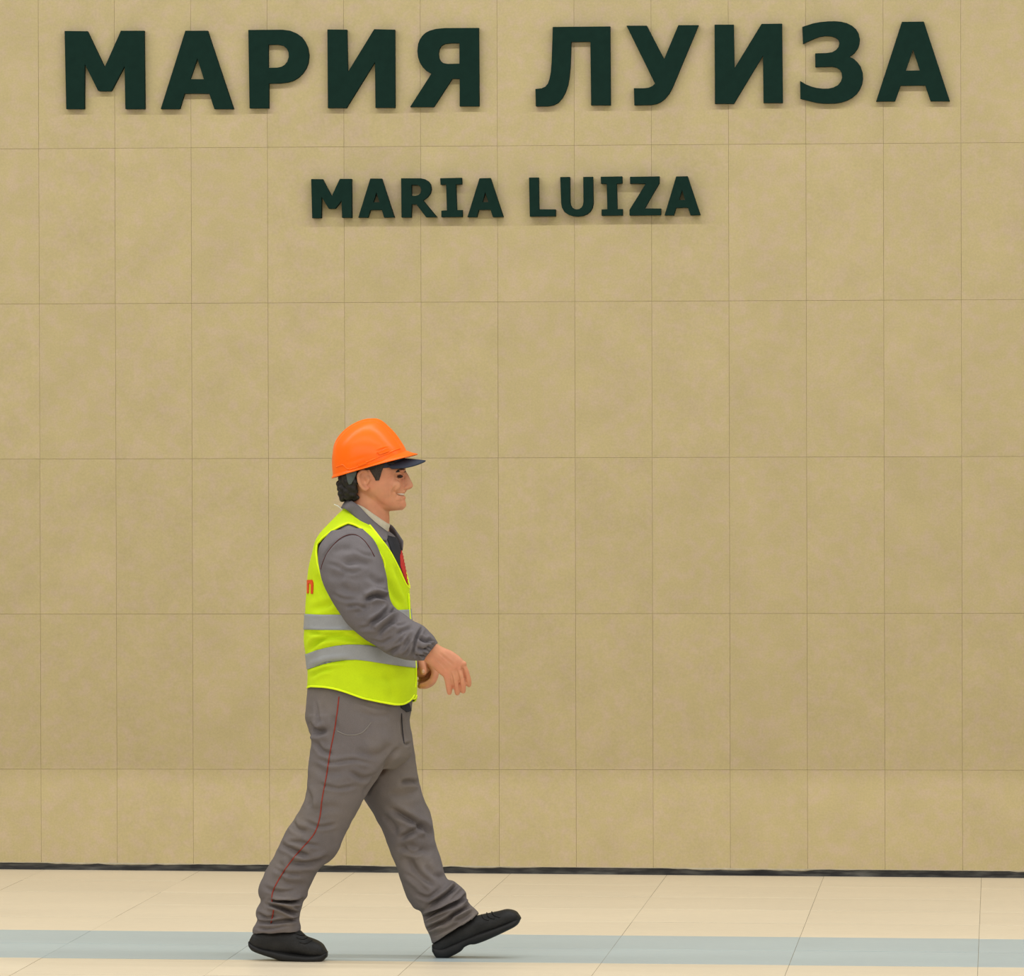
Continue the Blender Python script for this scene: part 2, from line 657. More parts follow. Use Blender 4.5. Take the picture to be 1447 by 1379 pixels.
C0, C1 = -20, 5                                # slab columns built
WXL, WXR = X0 + C0 * TW, X0 + C1 * TW
wall = struct('wall_back', *box(-16, 12, 0.0018, 0.25, -0.3, 4.4), M['wall_back'])
wt = slab_mesh('tile', TW - 0.0009, TH - 0.0009, 0.004, 0.0005, M['wall_tile'])
rows_z = [Z0 + TH * (1.5 - k) - TH for k in range(0, 6)]
for k in range(0, 5):
    for c in range(C0, C1):
        o = bpy.data.objects.new('tile', wt)
        COL.objects.link(o); o.parent = wall
        o.location = (X0 + (c + 0.5) * TW, rng.uniform(-0.0005, 0.0005), Z0 + TH * (0.5 - k))
        o.rotation_euler = (math.pi / 2 + rng.uniform(-.0006, .0006), 0, rng.uniform(-.0012, .0012))
# lowest course is cut short above the dark gap
zt = Z0 - 4 * TH
GAPH = 0.026
hb = 0.0


def low_tile(c):
    x = X0 + (c + 0.5) * TW
    zb = floor_z(x) + GAPH
    me = slab_mesh('tile', TW - 0.0009, zt - zb - 0.0009, 0.004, 0.0005, M['wall_tile'])
    o = bpy.data.objects.new('tile', me)
    COL.objects.link(o); o.parent = wall
    o.location = (x, rng.uniform(-0.0004, 0.0004), (zt + zb) / 2)
    o.rotation_euler = (math.pi / 2, 0, rng.uniform(-.001, .001))


for c in range(C0, C1):
    low_tile(c)

struct('added_ceiling_edge', *box(-16, 12, -5.15, -5.0, 3.95, 5.4), M['added_ceiling_edge'])  # unseen edge added to keep the far tube's light off the upper wall
# ---- floor: slabs 0.6 m square, one pale blue-grey stripe two slabs wide
ys = [on_floor(900, y)[1] for y in (1267, 1286, 1303.5, 1322, 1361.5)]
stripe_far, stripe_near = ys[3], ys[4]
pitch_y = (ys[0] - ys[3]) / 3
print('joints', ys, pitch_y, stripe_far - stripe_near)
jx = [on_floor(a, b)[0] for a, b in ((62, 1231), (281, 1230.5), (494, 1233), (718, 1235), (942.6, 1236.5), (1165, 1238), (1391, 1240))]
pitch_x = (jx[-1] - jx[0]) / 6
x_off = float(np.mean([j - i * pitch_x for i, j in enumerate(jx)]))
print('x joints', jx, pitch_x)
floor = struct('floor', *box(-16, 12, -32, 0.03, -0.25, -0.0007), M['grout'])
for i in range(len(floor.data.vertices)):
    v = floor.data.vertices[i]
    v.co.z += floor_z(v.co.x)
ylines = [-0.004]
y = stripe_far + 4 * pitch_y
ylines = [-0.003, stripe_far + 4 * pitch_y, stripe_far + 3 * pitch_y, stripe_far + 2 * pitch_y, stripe_far + pitch_y, stripe_far,
          (stripe_far + stripe_near) / 2, stripe_near]
if ylines[1] > -0.05: ylines.pop(1)
while ylines[-1] > -10.5:
    ylines.append(ylines[-1] - pitch_y)
G = 0.007
for j in range(len(ylines) - 1):
    y1, y0 = ylines[j], ylines[j + 1]
    m = M['stripe_tile'] if y1 <= stripe_far + 1e-6 and y0 >= stripe_near - 1e-6 else M['floor_tile']
    ft = slab_mesh('tile', pitch_x - 0.0014, y1 - y0 - G, 0.02, 0.0004, m)
    for c in range(-6, 11):
        o = bpy.data.objects.new('tile', ft)
        COL.objects.link(o); o.parent = floor
        x = x_off + (c + 0.5) * pitch_x
        o.location = (x, (y0 + y1) / 2, floor_z(x) + rng.uniform(-0.0004, 0.0004))
        o.rotation_euler = (0, -math.atan(FS), 0)
# plain floor beyond the laid slabs, same colour
for nm, (a, b, c, d) in (('trim_1', (-16, 12, -32, ylines[-1])),):
    V, Fc = box(a, b, c, d, -0.02, 0.0)
    V[:, 2] += floor_z(V[:, 0])
    struct(nm, V, Fc, M['floor_tile'])

# slabs well outside the photograph go into one joined piece each on wall and floor
def joined(name, cells, m, parent):
    me = cells[0][0]
    Vj, Fj = [], []
    for me, loc, rx, ry in cells:
        n0 = len(Vj)
        R = Matrix.Translation(loc) @ Matrix.Rotation(ry, 4, 'Y') @ Matrix.Rotation(rx, 4, 'X')
        Vj += [tuple(R @ v.co) for v in me.vertices]
        Fj += [tuple(i + n0 for i in p.vertices) for p in me.polygons]
    o = obj(name, Vj, Fj, m, parent, smooth=False)
    o['kind'] = 'stuff'


cells = []
for c in list(range(-52, C0)) + list(range(C1, 40)):
    x = X0 + (c + 0.5) * TW
    for k in range(0, 5):
        cells.append((wt, (x, 0, Z0 + TH * (0.5 - k)), math.pi / 2, 0))
    zb = floor_z(x) + GAPH
    cells.append((slab_mesh('tile', TW - 0.0009, zt - zb - 0.0009, 0.004, 0.0005, M['wall_tile']), (x, 0, (zt + zb) / 2), math.pi / 2, 0))
joined('tile', cells, M['wall_tile'], wall)
for mm, want in ((M['floor_tile'], False), (M['stripe_tile'], True)):
    cells = []
    for j in range(len(ylines) - 1):
        y1, y0 = ylines[j], ylines[j + 1]
        if (y1 <= stripe_far + 1e-6 and y0 >= stripe_near - 1e-6) != want:
            continue
        ft = slab_mesh('tile', pitch_x - 0.0014, y1 - y0 - G, 0.02, 0.0004, mm)
        for c in list(range(-20, -6)) + list(range(11, 25)):
            x = x_off + (c + 0.5) * pitch_x
            cells.append((ft, (x, (y0 + y1) / 2, floor_z(x)), 0, -math.atan(FS)))
    joined('tile', cells, mm, floor)

# ---- the open joint between wall and floor, its shade painted as a near-black strip, with ragged mortar along its top
N = 800
xs = np.linspace(-15, 11, N)
rr = np.random.RandomState(3)
nz = np.convolve(rr.normal(size=N + 20), np.ones(9) / 9, 'same')[10:-10]
Vb, Fb = [], []
for i, x in enumerate(xs):
    z0 = floor_z(x)
    prof = [(-0.002, 0.0), (0.0012, 0.006 + 0.002 * nz[i]), (0.0, 0.013), (0.0012, 0.020), (0.0016, 0.034)]
    for y, z in prof:
        Vb.append((x, y, z0 + z))
for i in range(N - 1):
    for j in range(4):
        a = i * 5 + j
        Fb.append((a, a + 5, a + 6, a + 1))
gap = struct('dark_gap_strip', Vb, Fb, M['gap_dark'], smooth=True)
# mortar beads left along the underside of the slabs
Vm, Fm = [], []
for i, x in enumerate(xs):
    z0 = floor_z(x) + GAPH
    h = max(0.0, 0.0015 + 0.0055 * nz[(i * 7) % N] + 0.003 * math.sin(x * 5.1)) + 0.0008
    for y, z in ((0.0, 0.002), (-0.0012, -h * 0.4), (0.001, -h), (0.008, -h)):
        Vm.append((x, y, z0 + z))
for i in range(N - 1):
    for j in range(3):
        a = i * 4 + j
        Fm.append((a, a + 1, a + 5, a + 4))
mb = struct('mortar_bead', Vm, Fm, M['mortar'], gap, smooth=True)

# ---- letters
LET = [
    ('М', 'large', (80, 30, 5.565), [(62, 76), (242, 78), (377, 362), (505, 74), (688, 74), (694, 690), (540, 690), (534, 350), (432, 546), (424, 550), (338, 550), (325, 546), (220, 335), (218, 690), (75, 690)], None),
    ('А', 'large', (80, 30, 5.565), [(1012, 74), (1187, 74), (1392, 690), (1240, 690), (1200, 569), (1005, 569), (968, 690), (818, 690)], [(1106, 292), (1157, 455), (1050, 455)]),
    ('Р', 'large', (340, 30, 5.565), [(60, 68), (330, 66), (390, 74), (440, 95), (478, 122), (505, 158), (527, 205), (538, 265), (532, 325), (515, 370), (488, 410), (455, 442), (415, 467), (370, 481), (310, 488), (222, 490), (222, 684), (70, 684)],
     [(218, 185), (290, 183), (335, 193), (362, 215), (377, 245), (378, 282), (366, 318), (345, 343), (322, 357), (290, 364), (218, 366)]),
    ('И', 'large', (340, 30, 5.565), [(682, 64), (836, 66), (843, 400), (1050, 62), (1213, 66), (1215, 680), (1060, 680), (1056, 320), (832, 682), (686, 682)], None),
    ('Я', 'large', (560, 30, 5.565), [(648, 52), (652, 668), (498, 668), (498, 452), (440, 452), (295, 674), (108, 674), (275, 413), (235, 390), (208, 362), (186, 328), (171, 285), (165, 235), (171, 180), (184, 145), (204, 115), (230, 90), (262, 74), (310, 60), (380, 53)],
     [(496, 172), (496, 333), (400, 335), (368, 328), (348, 312), (336, 290), (332, 250), (340, 215), (355, 193), (380, 178), (430, 172)]),
    ('Л', 'large', (740, 20, 5.565), [(228, 100), (680, 96), (684, 716), (530, 716), (524, 216), (374, 218), (368, 400), (360, 490), (349, 555), (330, 612), (303, 662), (272, 696), (235, 716), (190, 724), (95, 724), (92, 588), (140, 583), (170, 570), (190, 545), (203, 508), (213, 455), (219, 380), (223, 280)], None),
    ('У', 'large', (740, 20, 5.565), [(808, 90), (968, 90), (1104, 352), (1216, 86), (1376, 86), (1195, 520), (1172, 575), (1145, 625), (1112, 665), (1080, 690), (1045, 706), (1000, 714), (870, 716), (866, 582), (945, 582), (980, 578), (1010, 566), (1032, 546)], None),
    ('И', 'large', (980, 20, 5.565), [(165, 82), (316, 82), (322, 425), (535, 76), (696, 74), (702, 698), (550, 698), (546, 325), (318, 704), (168, 704)], None),
    ('З', 'large', (980, 20, 5.565), [(855, 100), (940, 72), (1000, 61), (1060, 56), (1110, 55), (1160, 59), (1205, 70), (1245, 90), (1278, 118), (1298, 150), (1308, 195), (1304, 235), (1292, 270), (1265, 307), (1225, 335), (1262, 352), (1292, 380), (1316, 415), (1330, 460), (1333, 505), (1326, 550), (1308, 592), (1282, 628), (1248, 657), (1205, 680), (1160, 694), (1110, 702), (1020, 702), (965, 696), (920, 685), (840, 665), (838, 525), (885, 552), (930, 570), (970, 580), (1015, 585), (1060, 585), (1100, 576), (1135, 558), (1158, 530), (1168, 500), (1165, 465), (1150, 437), (1125, 420), (1090, 412), (1040, 414), (958, 416), (956, 308), (1050, 305), (1090, 298), (1120, 282), (1140, 258), (1147, 228), (1138, 202), (1115, 184), (1080, 173), (1030, 171), (985, 180), (950, 193), (900, 215), (860, 234)], None),
    ('А', 'large', (1110, 20, 5.565), [(915, 60), (1088, 58), (1293, 684), (1140, 684), (1098, 560), (905, 562), (862, 684), (712, 686)], [(1003, 280), (1055, 442), (945, 444)]),
    ('M', 'small', (430, 235, 4.99), [(48, 90), (128, 90), (192, 212), (250, 88), (332, 88), (334, 362), (266, 362), (262, 240), (218, 298), (172, 298), (121, 215), (119, 364), (55, 365)], None),
    ('A', 'small', (430, 235, 4.99), [(465, 86), (545, 86), (634, 359), (562, 361), (546, 306), (465, 308), (448, 361), (380, 361)], [(508, 182), (530, 253), (485, 253)]),
    ('R', 'small', (430, 235, 4.99), [(682, 84), (820, 84), (848, 90), (873, 104), (890, 128), (895, 160), (888, 190), (868, 217), (837, 240), (935, 358), (858, 358), (790, 268), (757, 268), (754, 360), (685, 360)], [(755, 131), (795, 131), (815, 141), (825, 162), (820, 187), (806, 201), (780, 208), (755, 208)]),
    ('I', 'small', (430, 235, 4.99), [(958, 84), (1108, 80), (1111, 125), (1068, 128), (1074, 308), (1114, 308), (1114, 356), (966, 358), (966, 312), (1005, 310), (1000, 128), (960, 129)], None),
    ('A', 'small', (430, 235, 4.99), [(1235, 84), (1312, 82), (1403, 356), (1330, 358), (1312, 305), (1230, 307), (1215, 358), (1150, 358)], [(1275, 180), (1297, 252), (1255, 252)]),
    ('L', 'small', (730, 235, 5.168), [(90, 82), (160, 81), (163, 313), (284, 314), (284, 364), (96, 366)], None),
    ('U', 'small', (730, 235, 5.168), [(318, 78), (388, 77), (390, 260), (394, 282), (405, 300), (422, 311), (440, 314), (458, 311), (474, 300), (484, 282), (488, 260), (486, 77), (556, 76), (560, 265), (554, 300), (538, 330), (514, 350), (482, 362), (445, 366), (408, 363), (375, 352), (348, 332), (331, 302), (325, 270)], None),
    ('I', 'small', (730, 235, 5.168), [(614, 76), (770, 73), (771, 124), (730, 127), (735, 312), (774, 312), (774, 358), (620, 360), (620, 315), (662, 313), (658, 128), (616, 126)], None),
    ('Z', 'small', (730, 235, 5.168), [(828, 76), (1042, 73), (1042, 122), (935, 307), (1054, 308), (1053, 356), (824, 359), (824, 318), (943, 126), (828, 126)], None),
    ('A', 'small', (730, 235, 5.168), [(1165, 74), (1248, 72), (1342, 355), (1270, 357), (1250, 301), (1165, 303), (1148, 357), (1080, 358)], [(1208, 172), (1230, 245), (1186, 245)]),
]
LABELS = [
    'large dark green Cyrillic letter М, first letter of the upper sign line',
    'large dark green Cyrillic letter А right after the first М in МАРИЯ',
    'large dark green Cyrillic letter Р, the only Р in the upper line',
    'large dark green Cyrillic letter И left of the mirrored-R shape Я',
    'large dark green Cyrillic letter Я, last of the word МАРИЯ',
    'large dark green Cyrillic letter Л, first of the word ЛУИЗА',
    'large dark green Cyrillic letter У, second of the word ЛУИЗА',
    'large dark green Cyrillic letter И left of the rounded З',
    'large dark green Cyrillic letter З with three rounded prongs, in ЛУИЗА',
    'large dark green Cyrillic letter А that ends the upper word ЛУИЗА',
    'small dark green Latin letter M that starts the lower line',
    'small dark green Latin letter A between M and R in MARIA',
    'small dark green Latin letter R in MARIA on the lower line',
    'small dark green serifed letter I in MARIA, between R and A',
    'small dark green Latin letter A that ends the word MARIA',
    'small dark green Latin letter L that starts the word LUIZA',
    'small dark green Latin letter U in LUIZA, round at the bottom',
    'small dark green serifed letter I in LUIZA, between U and Z',
    'small dark green Latin letter Z in LUIZA on the lower line',
    'small dark green Latin letter A that ends the word LUIZA',
]
LSO = 0.0008                         # letter thickness and stand-off
for (ch, size, (ox, oy, sc), outer, hole), lab in zip(LET, LABELS):
    LT = 0.030 if size == 'large' else 0.042
    Yf = -(LT + LSO)
    def wp(q):
        p = at_y(ox + q[0] / sc, oy + q[1] / sc, Yf)
        return (p[0], p[2])
    polys = [[wp(q) for q in outer]] + ([[wp(q) for q in hole]] if hole else [])
    ctr = np.mean(polys[0], axis=0)
    cu = bpy.data.curves.new('letter', 'CURVE')
    cu.dimensions = '2D'; cu.fill_mode = 'BOTH'; cu.extrude = LT / 2 - 0.001; cu.bevel_depth = 0.001; cu.bevel_resolution = 1; cu.offset = -0.001
    for pl in polys:
        s = cu.splines.new('POLY'); s.points.add(len(pl) - 1); s.use_cyclic_u = True
        for pt, (a, b) in zip(s.points, pl):
            pt.co = (a - ctr[0], b - ctr[1], 0, 1)
    co = bpy.data.objects.new('tmpc', cu); COL.objects.link(co)
    me = bpy.data.meshes.new_from_object(co.evaluated_get(bpy.context.evaluated_depsgraph_get()))
    bpy.data.objects.remove(co)
    me.name = 'letter'
    me.materials.clear(); me.materials.append(M['letter'])
    o = bpy.data.objects.new('letter', me); COL.objects.link(o)
    o.location = (ctr[0], -(LT / 2 + LSO), ctr[1])
    o.rotation_euler = (math.pi / 2, 0, 0)
    tag(o, lab, 'letter', 'large Cyrillic sign letters' if size == 'large' else 'small Latin sign letters')

# ================================================================== THE WALKER
ND, FD = NEAR - YP, FAR - YP                   # depth offsets of the near and far foot
LN, LF = min(ND, -0.09), max(FD, 0.09)

torso = [  # the jacket under the vest (outline of the vest)
    (488.5, 717.5, 549, 750, .064, 0), (482, 723.5, 553, 752, .088, 0), (473, 732, 557, 755, .124, 0), (463, 742, 561, 759, .156, 0),
    (452, 755, 565, 765, .177, 0), (445, 769, 568, 774, .186, 0), (438, 800, 574, 801, .187, 0), (434.5, 830, 577.5, 830, .184, 0),
    (431.5, 867, 580, 867, .178, 0), (430, 902, 584, 902, .175, 0), (433, 930, 588, 930, .178, 0), (435, 955, 589, 955, .182, 0),
    (434, 985, 588, 985, .186, 0), (434, 1010, 586, 1010, .186, 0)]
near_arm = [
    (468, 750, 512, 746, .030, -.165), (453, 768, 529, 764, .062, -.178), (449, 790, 540, 788, .076, -.188), (453, 812, 545.5, 810, .080, -.198),
    (461, 834, 548.5, 830, .080, -.205), (473, 855, 551, 846, .078, -.21), (487, 877, 559, 859, .074, -.215), (504, 895, 572, 869, .070, -.22),
    (522, 907, 585, 878, .066, -.225), (545, 922, 598, 885, .062, -.23), (566, 931, 607, 893, .058, -.235), (583, 934, 613, 899, .052, -.24),
    (592, 934, 616, 904, .046, -.24), (598, 934, 618.5, 908, .040, -.24)]
far_arm = [
    (478, 752, 512, 748, .03, .165), (470, 775, 530, 772, .06, .178), (468, 810, 540, 806, .075, .185), (475, 850, 545, 840, .075, .185),
    (490, 885, 555, 865, .07, .175), (515, 915, 565, 880, .062, .15), (540, 938, 574, 900, .055, .12), (560, 946, 580, 916, .046, .10),
    (566, 948, 583, 922, .04, .09)]
hips = [(437, 952, 584, 952, .160, 0), (434, 978, 584, 978, .168, 0), (431.5, 1000, 581, 1003, .174, 0), (431, 1014, 578, 1018, .176, 0),
        (436, 1032, 579, 1036, .176, 0), (442, 1046, 582, 1052, .168, 0), (446, 1066, 578, 1070, .150, 0), (460, 1085, 560, 1085, .11, 0)]
near_leg = [
    (436, 1010, 545, 1010, .082, -.088), (440, 1046, 560, 1048, .088, -.09), (436, 1084, 540, 1089, .088, -.092), (432, 1122, 517, 1125, .084, -.094),
    (422, 1147, 503, 1150, .080, -.096), (405, 1174, 488, 1180, .076, -.1), (390, 1202, 474, 1209, .073, -.1), (378, 1226, 451, 1228, .070, -.1),
    (366.5, 1252, 437, 1255, .068, LN), (366, 1264, 434.5, 1266, .066, LN), (368.5, 1273, 429, 1274, .063, LN), (362, 1286, 426, 1285, .067, LN),
    (362, 1294, 424, 1293, .064, LN), (363.5, 1300, 422.5, 1300, .063, LN), (357, 1311, 424, 1309, .067, LN), (356.5, 1319, 424, 1315.5, .068, LN)]
far_leg = [
    (450, 1005, 578, 1008, .082, .088), (460, 1046, 584.5, 1050, .088, .09), (482, 1086, 588, 1081, .086, .092), (505, 1116, 593, 1108, .082, .094),
    (519, 1137, 601, 1132, .078, .096), (531.5, 1158, 609, 1154, .075, .098), (547, 1191, 615, 1188, .072, .1), (559, 1221, 623, 1215, .070, .1),
    (566.5, 1246, 631, 1241, .068, LF), (573, 1264, 642, 1246, .068, LF), (584, 1282, 658, 1259, .068, LF), (595, 1288, 659.5, 1270, .064, LF),
    (600, 1308, 664, 1278, .063, LF), (605, 1318, 670, 1284, .065, LF), (610.5, 1334, 676, 1291, .068, LF)]


def inset(rings, dx, dh):
    out = []
    for xl, yl, xr, yr, hd, dy in rings:
        l = math.hypot(xr - xl, yr - yl)
        k = min(dx, 0.4 * l) / l
        out.append((xl + (xr - xl) * k, yl + (yr - yl) * k, xr - (xr - xl) * k, yr - (yr - yl) * k, max(hd - dh, hd * 0.4), dy))
    return out


# ---------------- body: one continuous figure from crown to toes
head = [(508, 609, 540, 609, .030, 0), (496, 616, 556, 615, .055, 0), (488, 630, 566, 628, .069, 0), (484, 645, 571, 643, .0755, 0),
        (483, 657, 573, 657, .077, 0), (484, 666, 573, 665.5, .0765, 0), (486, 675, 570.5, 674, .075, 0), (489, 684, 571, 682, .073, 0),
        (494, 692, 572, 690, .070, 0), (501, 699, 571.5, 697, .065, 0), (509, 706, 571.5, 703, .059, 0), (519, 713, 573.4, 710, .051, 0),
        (531, 719.5, 573.2, 716, .041, 0), (545, 722.5, 569, 720.5, .026, 0)]
neck = [(492, 690, 548, 696, .057, 0), (494, 705, 549, 715, .056, 0), (494, 722, 550.5, 732, .056, 0), (490, 742, 550, 748, .07, 0), (470, 765, 552, 768, .11, 0)]
nose = [(566, 664, 573.4, 665, .005, 0), (567, 671, 577, 671, .0075, 0), (567, 677, 580, 677, .0095, 0), (567, 683, 583, 683, .0125, 0),
        (567, 687, 583.6, 687.5, .0150, 0), (567, 690, 580, 690.8, .0145, 0), (567, 692, 575.5, 692.3, .009, 0)]
parts = [loft(head, 40, 5), loft(neck, 32, 4), loft(nose, 20, 5),
         loft(inset(torso[1:], 12, .03), 36, 3), loft(inset(near_arm, 22, .03), 20, 3), loft(inset(far_arm, 18, .025), 20, 3),
         loft(inset(hips, 14, .03), 32, 3), loft(inset(near_leg, 27, .034), 20, 3), loft(inset(far_leg, 27, .034), 20, 3)]
# face details
for s in (-1, 1):
    parts += [ball(568, 664.8, s * .028, .011, .024, .006), ball(556, 686, s * .047, .024, .014, .020),
              ball(570.5, 688.8, s * .0135, .012, .007, .008), ball(561, 705, s * .027, .016, .018, .020)]
    # eyelids
    parts += [ptube([(559, 673, s * .046, 1.2), (562, 671, s * .042, 1.5), (566, 670.6, s * .036, 1.6), (570, 671.8, s * .028, 1.4)], 3, 8),
              ptube([(559, 674, s * .046, 1.1), (562, 675.6, s * .042, 1.3), (566, 676, s * .036, 1.4), (570, 675, s * .028, 1.2)], 3, 8)]
    # ear: rim, bowl and lobe
    ear = [(508, 668, .0785), (507, 674, .083), (508.5, 681, .084), (512, 687, .081), (517, 690, .077)]
    rim = [(519, 668.5, s * .076, 2.0), (516, 665.6, s * .080, 2.3), (511, 665.6, s * .083, 2.5), (507.4, 669.5, s * .085, 2.6), (506.6, 675, s * .086, 2.6),
           (508, 682, s * .085, 2.6), (511.5, 688, s * .082, 2.8), (516, 691.5, s * .079, 3.0), (519.5, 689.5, s * .076, 2.6)]
    parts.append(ptube(rim, 4, 10))
    parts.append(ball(514, 677, s * .0755, .018, .006, .026))
    parts.append(ptube([(519, 682, s * .076, 2.0), (521, 678, s * .0775, 2.3), (520, 674, s * .076, 2.0)], 3, 8))
    parts.append(ptube([(513, 671, s * .079, 1.4), (511.6, 677, s * .081, 1.5), (513.5, 683, s * .079, 1.4)], 3, 8))
parts += [ball(570, 703.2, 0, .0085, .020, .0045), ball(571.2, 694.4, 0, .007, .020, .004), ball(568.8, 713, 0, .0125, .018, .012)]
# right (near) hand: wrist, back of the hand, four hanging fingers, thumb on the inner side
HD = -.243
parts.append(loft([(586, 930, 603, 900, .026, HD), (598, 933, 616, 908.5, .024, HD), (607, 940, 626, 914.5, .0215, HD), (615, 947, 637, 919, .0195, HD - .002),
                   (622, 953, 647, 925.5, .0185, HD - .004), (628, 957, 654, 932, .0165, HD - .005), (634, 958, 658.5, 939, .0125, HD - .004)], 28, 5, e=.85))
fing = [
    [(629, 949, HD - .006, 5.0), (631.5, 956, HD - .008, 4.9), (633.4, 965, HD - .006, 4.5), (634.6, 973, HD - .001, 4.3), (635, 978.5, HD + .005, 3.6)],
    [(636, 945, HD - .006, 5.2), (640.3, 955, HD - .010, 5.2), (643.6, 965, HD - .008, 4.8), (645.6, 973, HD - .002, 4.5), (646.2, 979, HD + .005, 3.7)],
    [(644, 939, HD - .004, 5.2), (649, 951, HD - .009, 5.1), (652.4, 962, HD - .006, 4.7), (654.2, 970, HD + .001, 4.4), (654.6, 976.5, HD + .008, 3.6)],
    [(649, 934, HD + .002, 5.2), (655.5, 944, HD - .002, 5.0), (659.6, 954.5, HD + .003, 4.6), (661.8, 962, HD + .008, 4.3), (662.6, 967.5, HD + .013, 3.6)],
    [(612, 926, HD + .020, 6.0), (624, 936, HD + .032, 5.6), (634, 946, HD + .038, 4.9), (640, 955, HD + .040, 4.3), (642, 961, HD + .040, 3.5)]]
for f in fing:
    parts.append(ptube(f, 4, 14))
for kx, ky, kd in ((632, 953.5, -.018), (640, 950, -.020), (648, 944.5, -.018), (655, 938, -.012)):
    parts.append(ball(kx, ky, HD + kd * .55, .0105, .010, .0095))
# left (far) hand: forearm across the belly, hand half closed in front of it
LH = .055
parts.append(loft([(560, 946, 578, 918, .026, .09), (574, 952, 590, 926, .024, .075), (583, 955, 600, 926, .021, LH + .01), (592, 957, 610, 930, .018, LH + .01), (600, 957, 616, 938, .014, LH + .012)], 24, 5, e=.9))
lf = [
    [(592, 928, LH - .018, 5.5), (595, 936, LH - .028, 5.4), (597.3, 944, LH - .034, 5.2), (598.4, 949.5, LH - .036, 4.5)],
    [(608, 938, LH - .004, 5.4), (614, 948, LH - .016, 5.2), (611.5, 960, LH - .022, 4.9), (603.5, 967, LH - .022, 4.6), (595.5, 969, LH - .018, 3.9)],
    [(608, 940, LH + .014, 5.4), (615, 950, LH + .004, 5.2), (611.5, 962.5, LH - .002, 4.9), (602.5, 968.5, LH - .002, 4.6), (593.5, 969.5, LH + .002, 3.8)],
    [(606, 942, LH + .032, 5.2), (613, 952, LH + .024, 5.0), (609, 962, LH + .018, 4.7), (600.5, 966.5, LH + .018, 4.3), (594, 966, LH + .02, 3.6)],
    [(603, 944, LH + .048, 4.8), (609, 953, LH + .042, 4.5), (605, 961.5, LH + .038, 4.2), (598, 964, LH + .038, 3.8), (593, 962.5, LH + .04, 3.2)]]
parts.append(ball(601, 954, LH + .034, .024, .018, .026))
for f in lf:
    parts.append(ptube(f, 4, 14))
# feet inside the shoes
parts.append(loft([(366, 1318, 366, 1338, .024, LN), (392, 1316, 392, 1344, .028, LN), (420, 1322, 420, 1348, .030, LN), (450, 1335, 450, 1349, .028, LN)], 20, 4))
parts.append(loft([(618, 1326, 624, 1341, .024, LF), (644, 1312, 650, 1334, .028, LF), (676, 1300, 684, 1320, .030, LF), (720, 1291, 723, 1303, .026, LF)], 20, 4))
V, Fc = remesh(parts, 0.0026, 2, 0.5)
face_marks = [
    ([(559.5, 696), (564, 698.6), (571.5, 699.4)], .0065, 1.3, .2), ([(560, 686), (556, 692), (554.5, 698), (555, 705)], .0028, 1.6, .4),
    ([(557, 671.5), (564, 672.8), (572, 671.8)], .006, 3.4, .1), ([(549, 671), (556, 673)], .0012, .9, .4), ([(549, 675.5), (556, 675)], .0012, .9, .4),
    ([(512.5, 673), (514.5, 678), (516.5, 682.5)], .004, 2.2, .1), ([(575, 684), (571.5, 686.6), (571, 691)], .0022, 1.2, .2),
    ([(527, 700), (536, 710), (549, 718)], .0015, 2.5, .3), ([(549, 690), (549.5, 697), (548.5, 704)], .0011, 1.3, .5), ([(560, 708.5), (567, 708), (572, 707.8)], .002, 1.4, .2)]
V = crease(V, Fc, face_marks, mirror=True)
hand_marks = [([(641, 962.5), (645, 961.5)], .001, .8, .2), ([(631.5, 964), (635.5, 963.5)], .001, .8, .2), ([(650, 960), (655, 958.5)], .001, .8, .2),
              ([(636.5, 950), (640, 960), (641, 976)], .0055, 1.1, .1), ([(644.5, 945), (648.5, 957), (650.3, 974)], .0055, 1.1, .1), ([(652, 941), (656.2, 951), (658.2, 966)], .0055, 1.1, .1),
              ([(620, 922), (632, 932), (642, 941)], .0012, 1.4, .8), ([(616, 930), (627, 941), (633, 949)], .0012, 1.4, .8)]
V = crease(V, Fc, hand_marks)
person = obj('person', V, Fc, M['skin'], base=BASE)
person.location = BASE
person['label'] = 'smiling walking man in orange hard hat, yellow vest and grey work clothes'
person['category'] = 'person'
PB = dict(parent=person, base=BASE)
body_bvh = bvh_of(V, Fc)

# eyes, brows, teeth, nails
for s in (-1, 1):
    obj('eye', *ball(565.2, 673.2, s * .0305, .0100, .0110, .0040), M['eye'], **PB)
    obj('eyebrow', *ptube([(555, 669, s * .0505, .8), (560, 666, s * .046, 1.9), (566, 664.8, s * .0385, 2.2), (572, 666, s * .022, 1.6)], 4, 8), M['hair'], **PB)
tv = [ptube([(562.0, 697.2, -.034, 1.0), (566, 698.2, -.027, 1.35), (569.4, 698.5, -.016, 1.4), (570.6, 698.6, 0, 1.4), (569.4, 698.5, .016, 1.4), (566, 698.2, .027, 1.35), (562, 697.2, .034, 1.0)], 4, 8)]
obj('teeth', *join(tv), M['teeth'], **PB)
for q, (x, y, h) in enumerate([(598.0, 948.5, 0)]):
    l, n = hit(body_bvh, x, y)
    if l is not None:
        obj('fingernail', *ball(x, y, l[1] - YP, .0055, .002, .0065, 10, .2), M['nail'], **PB)

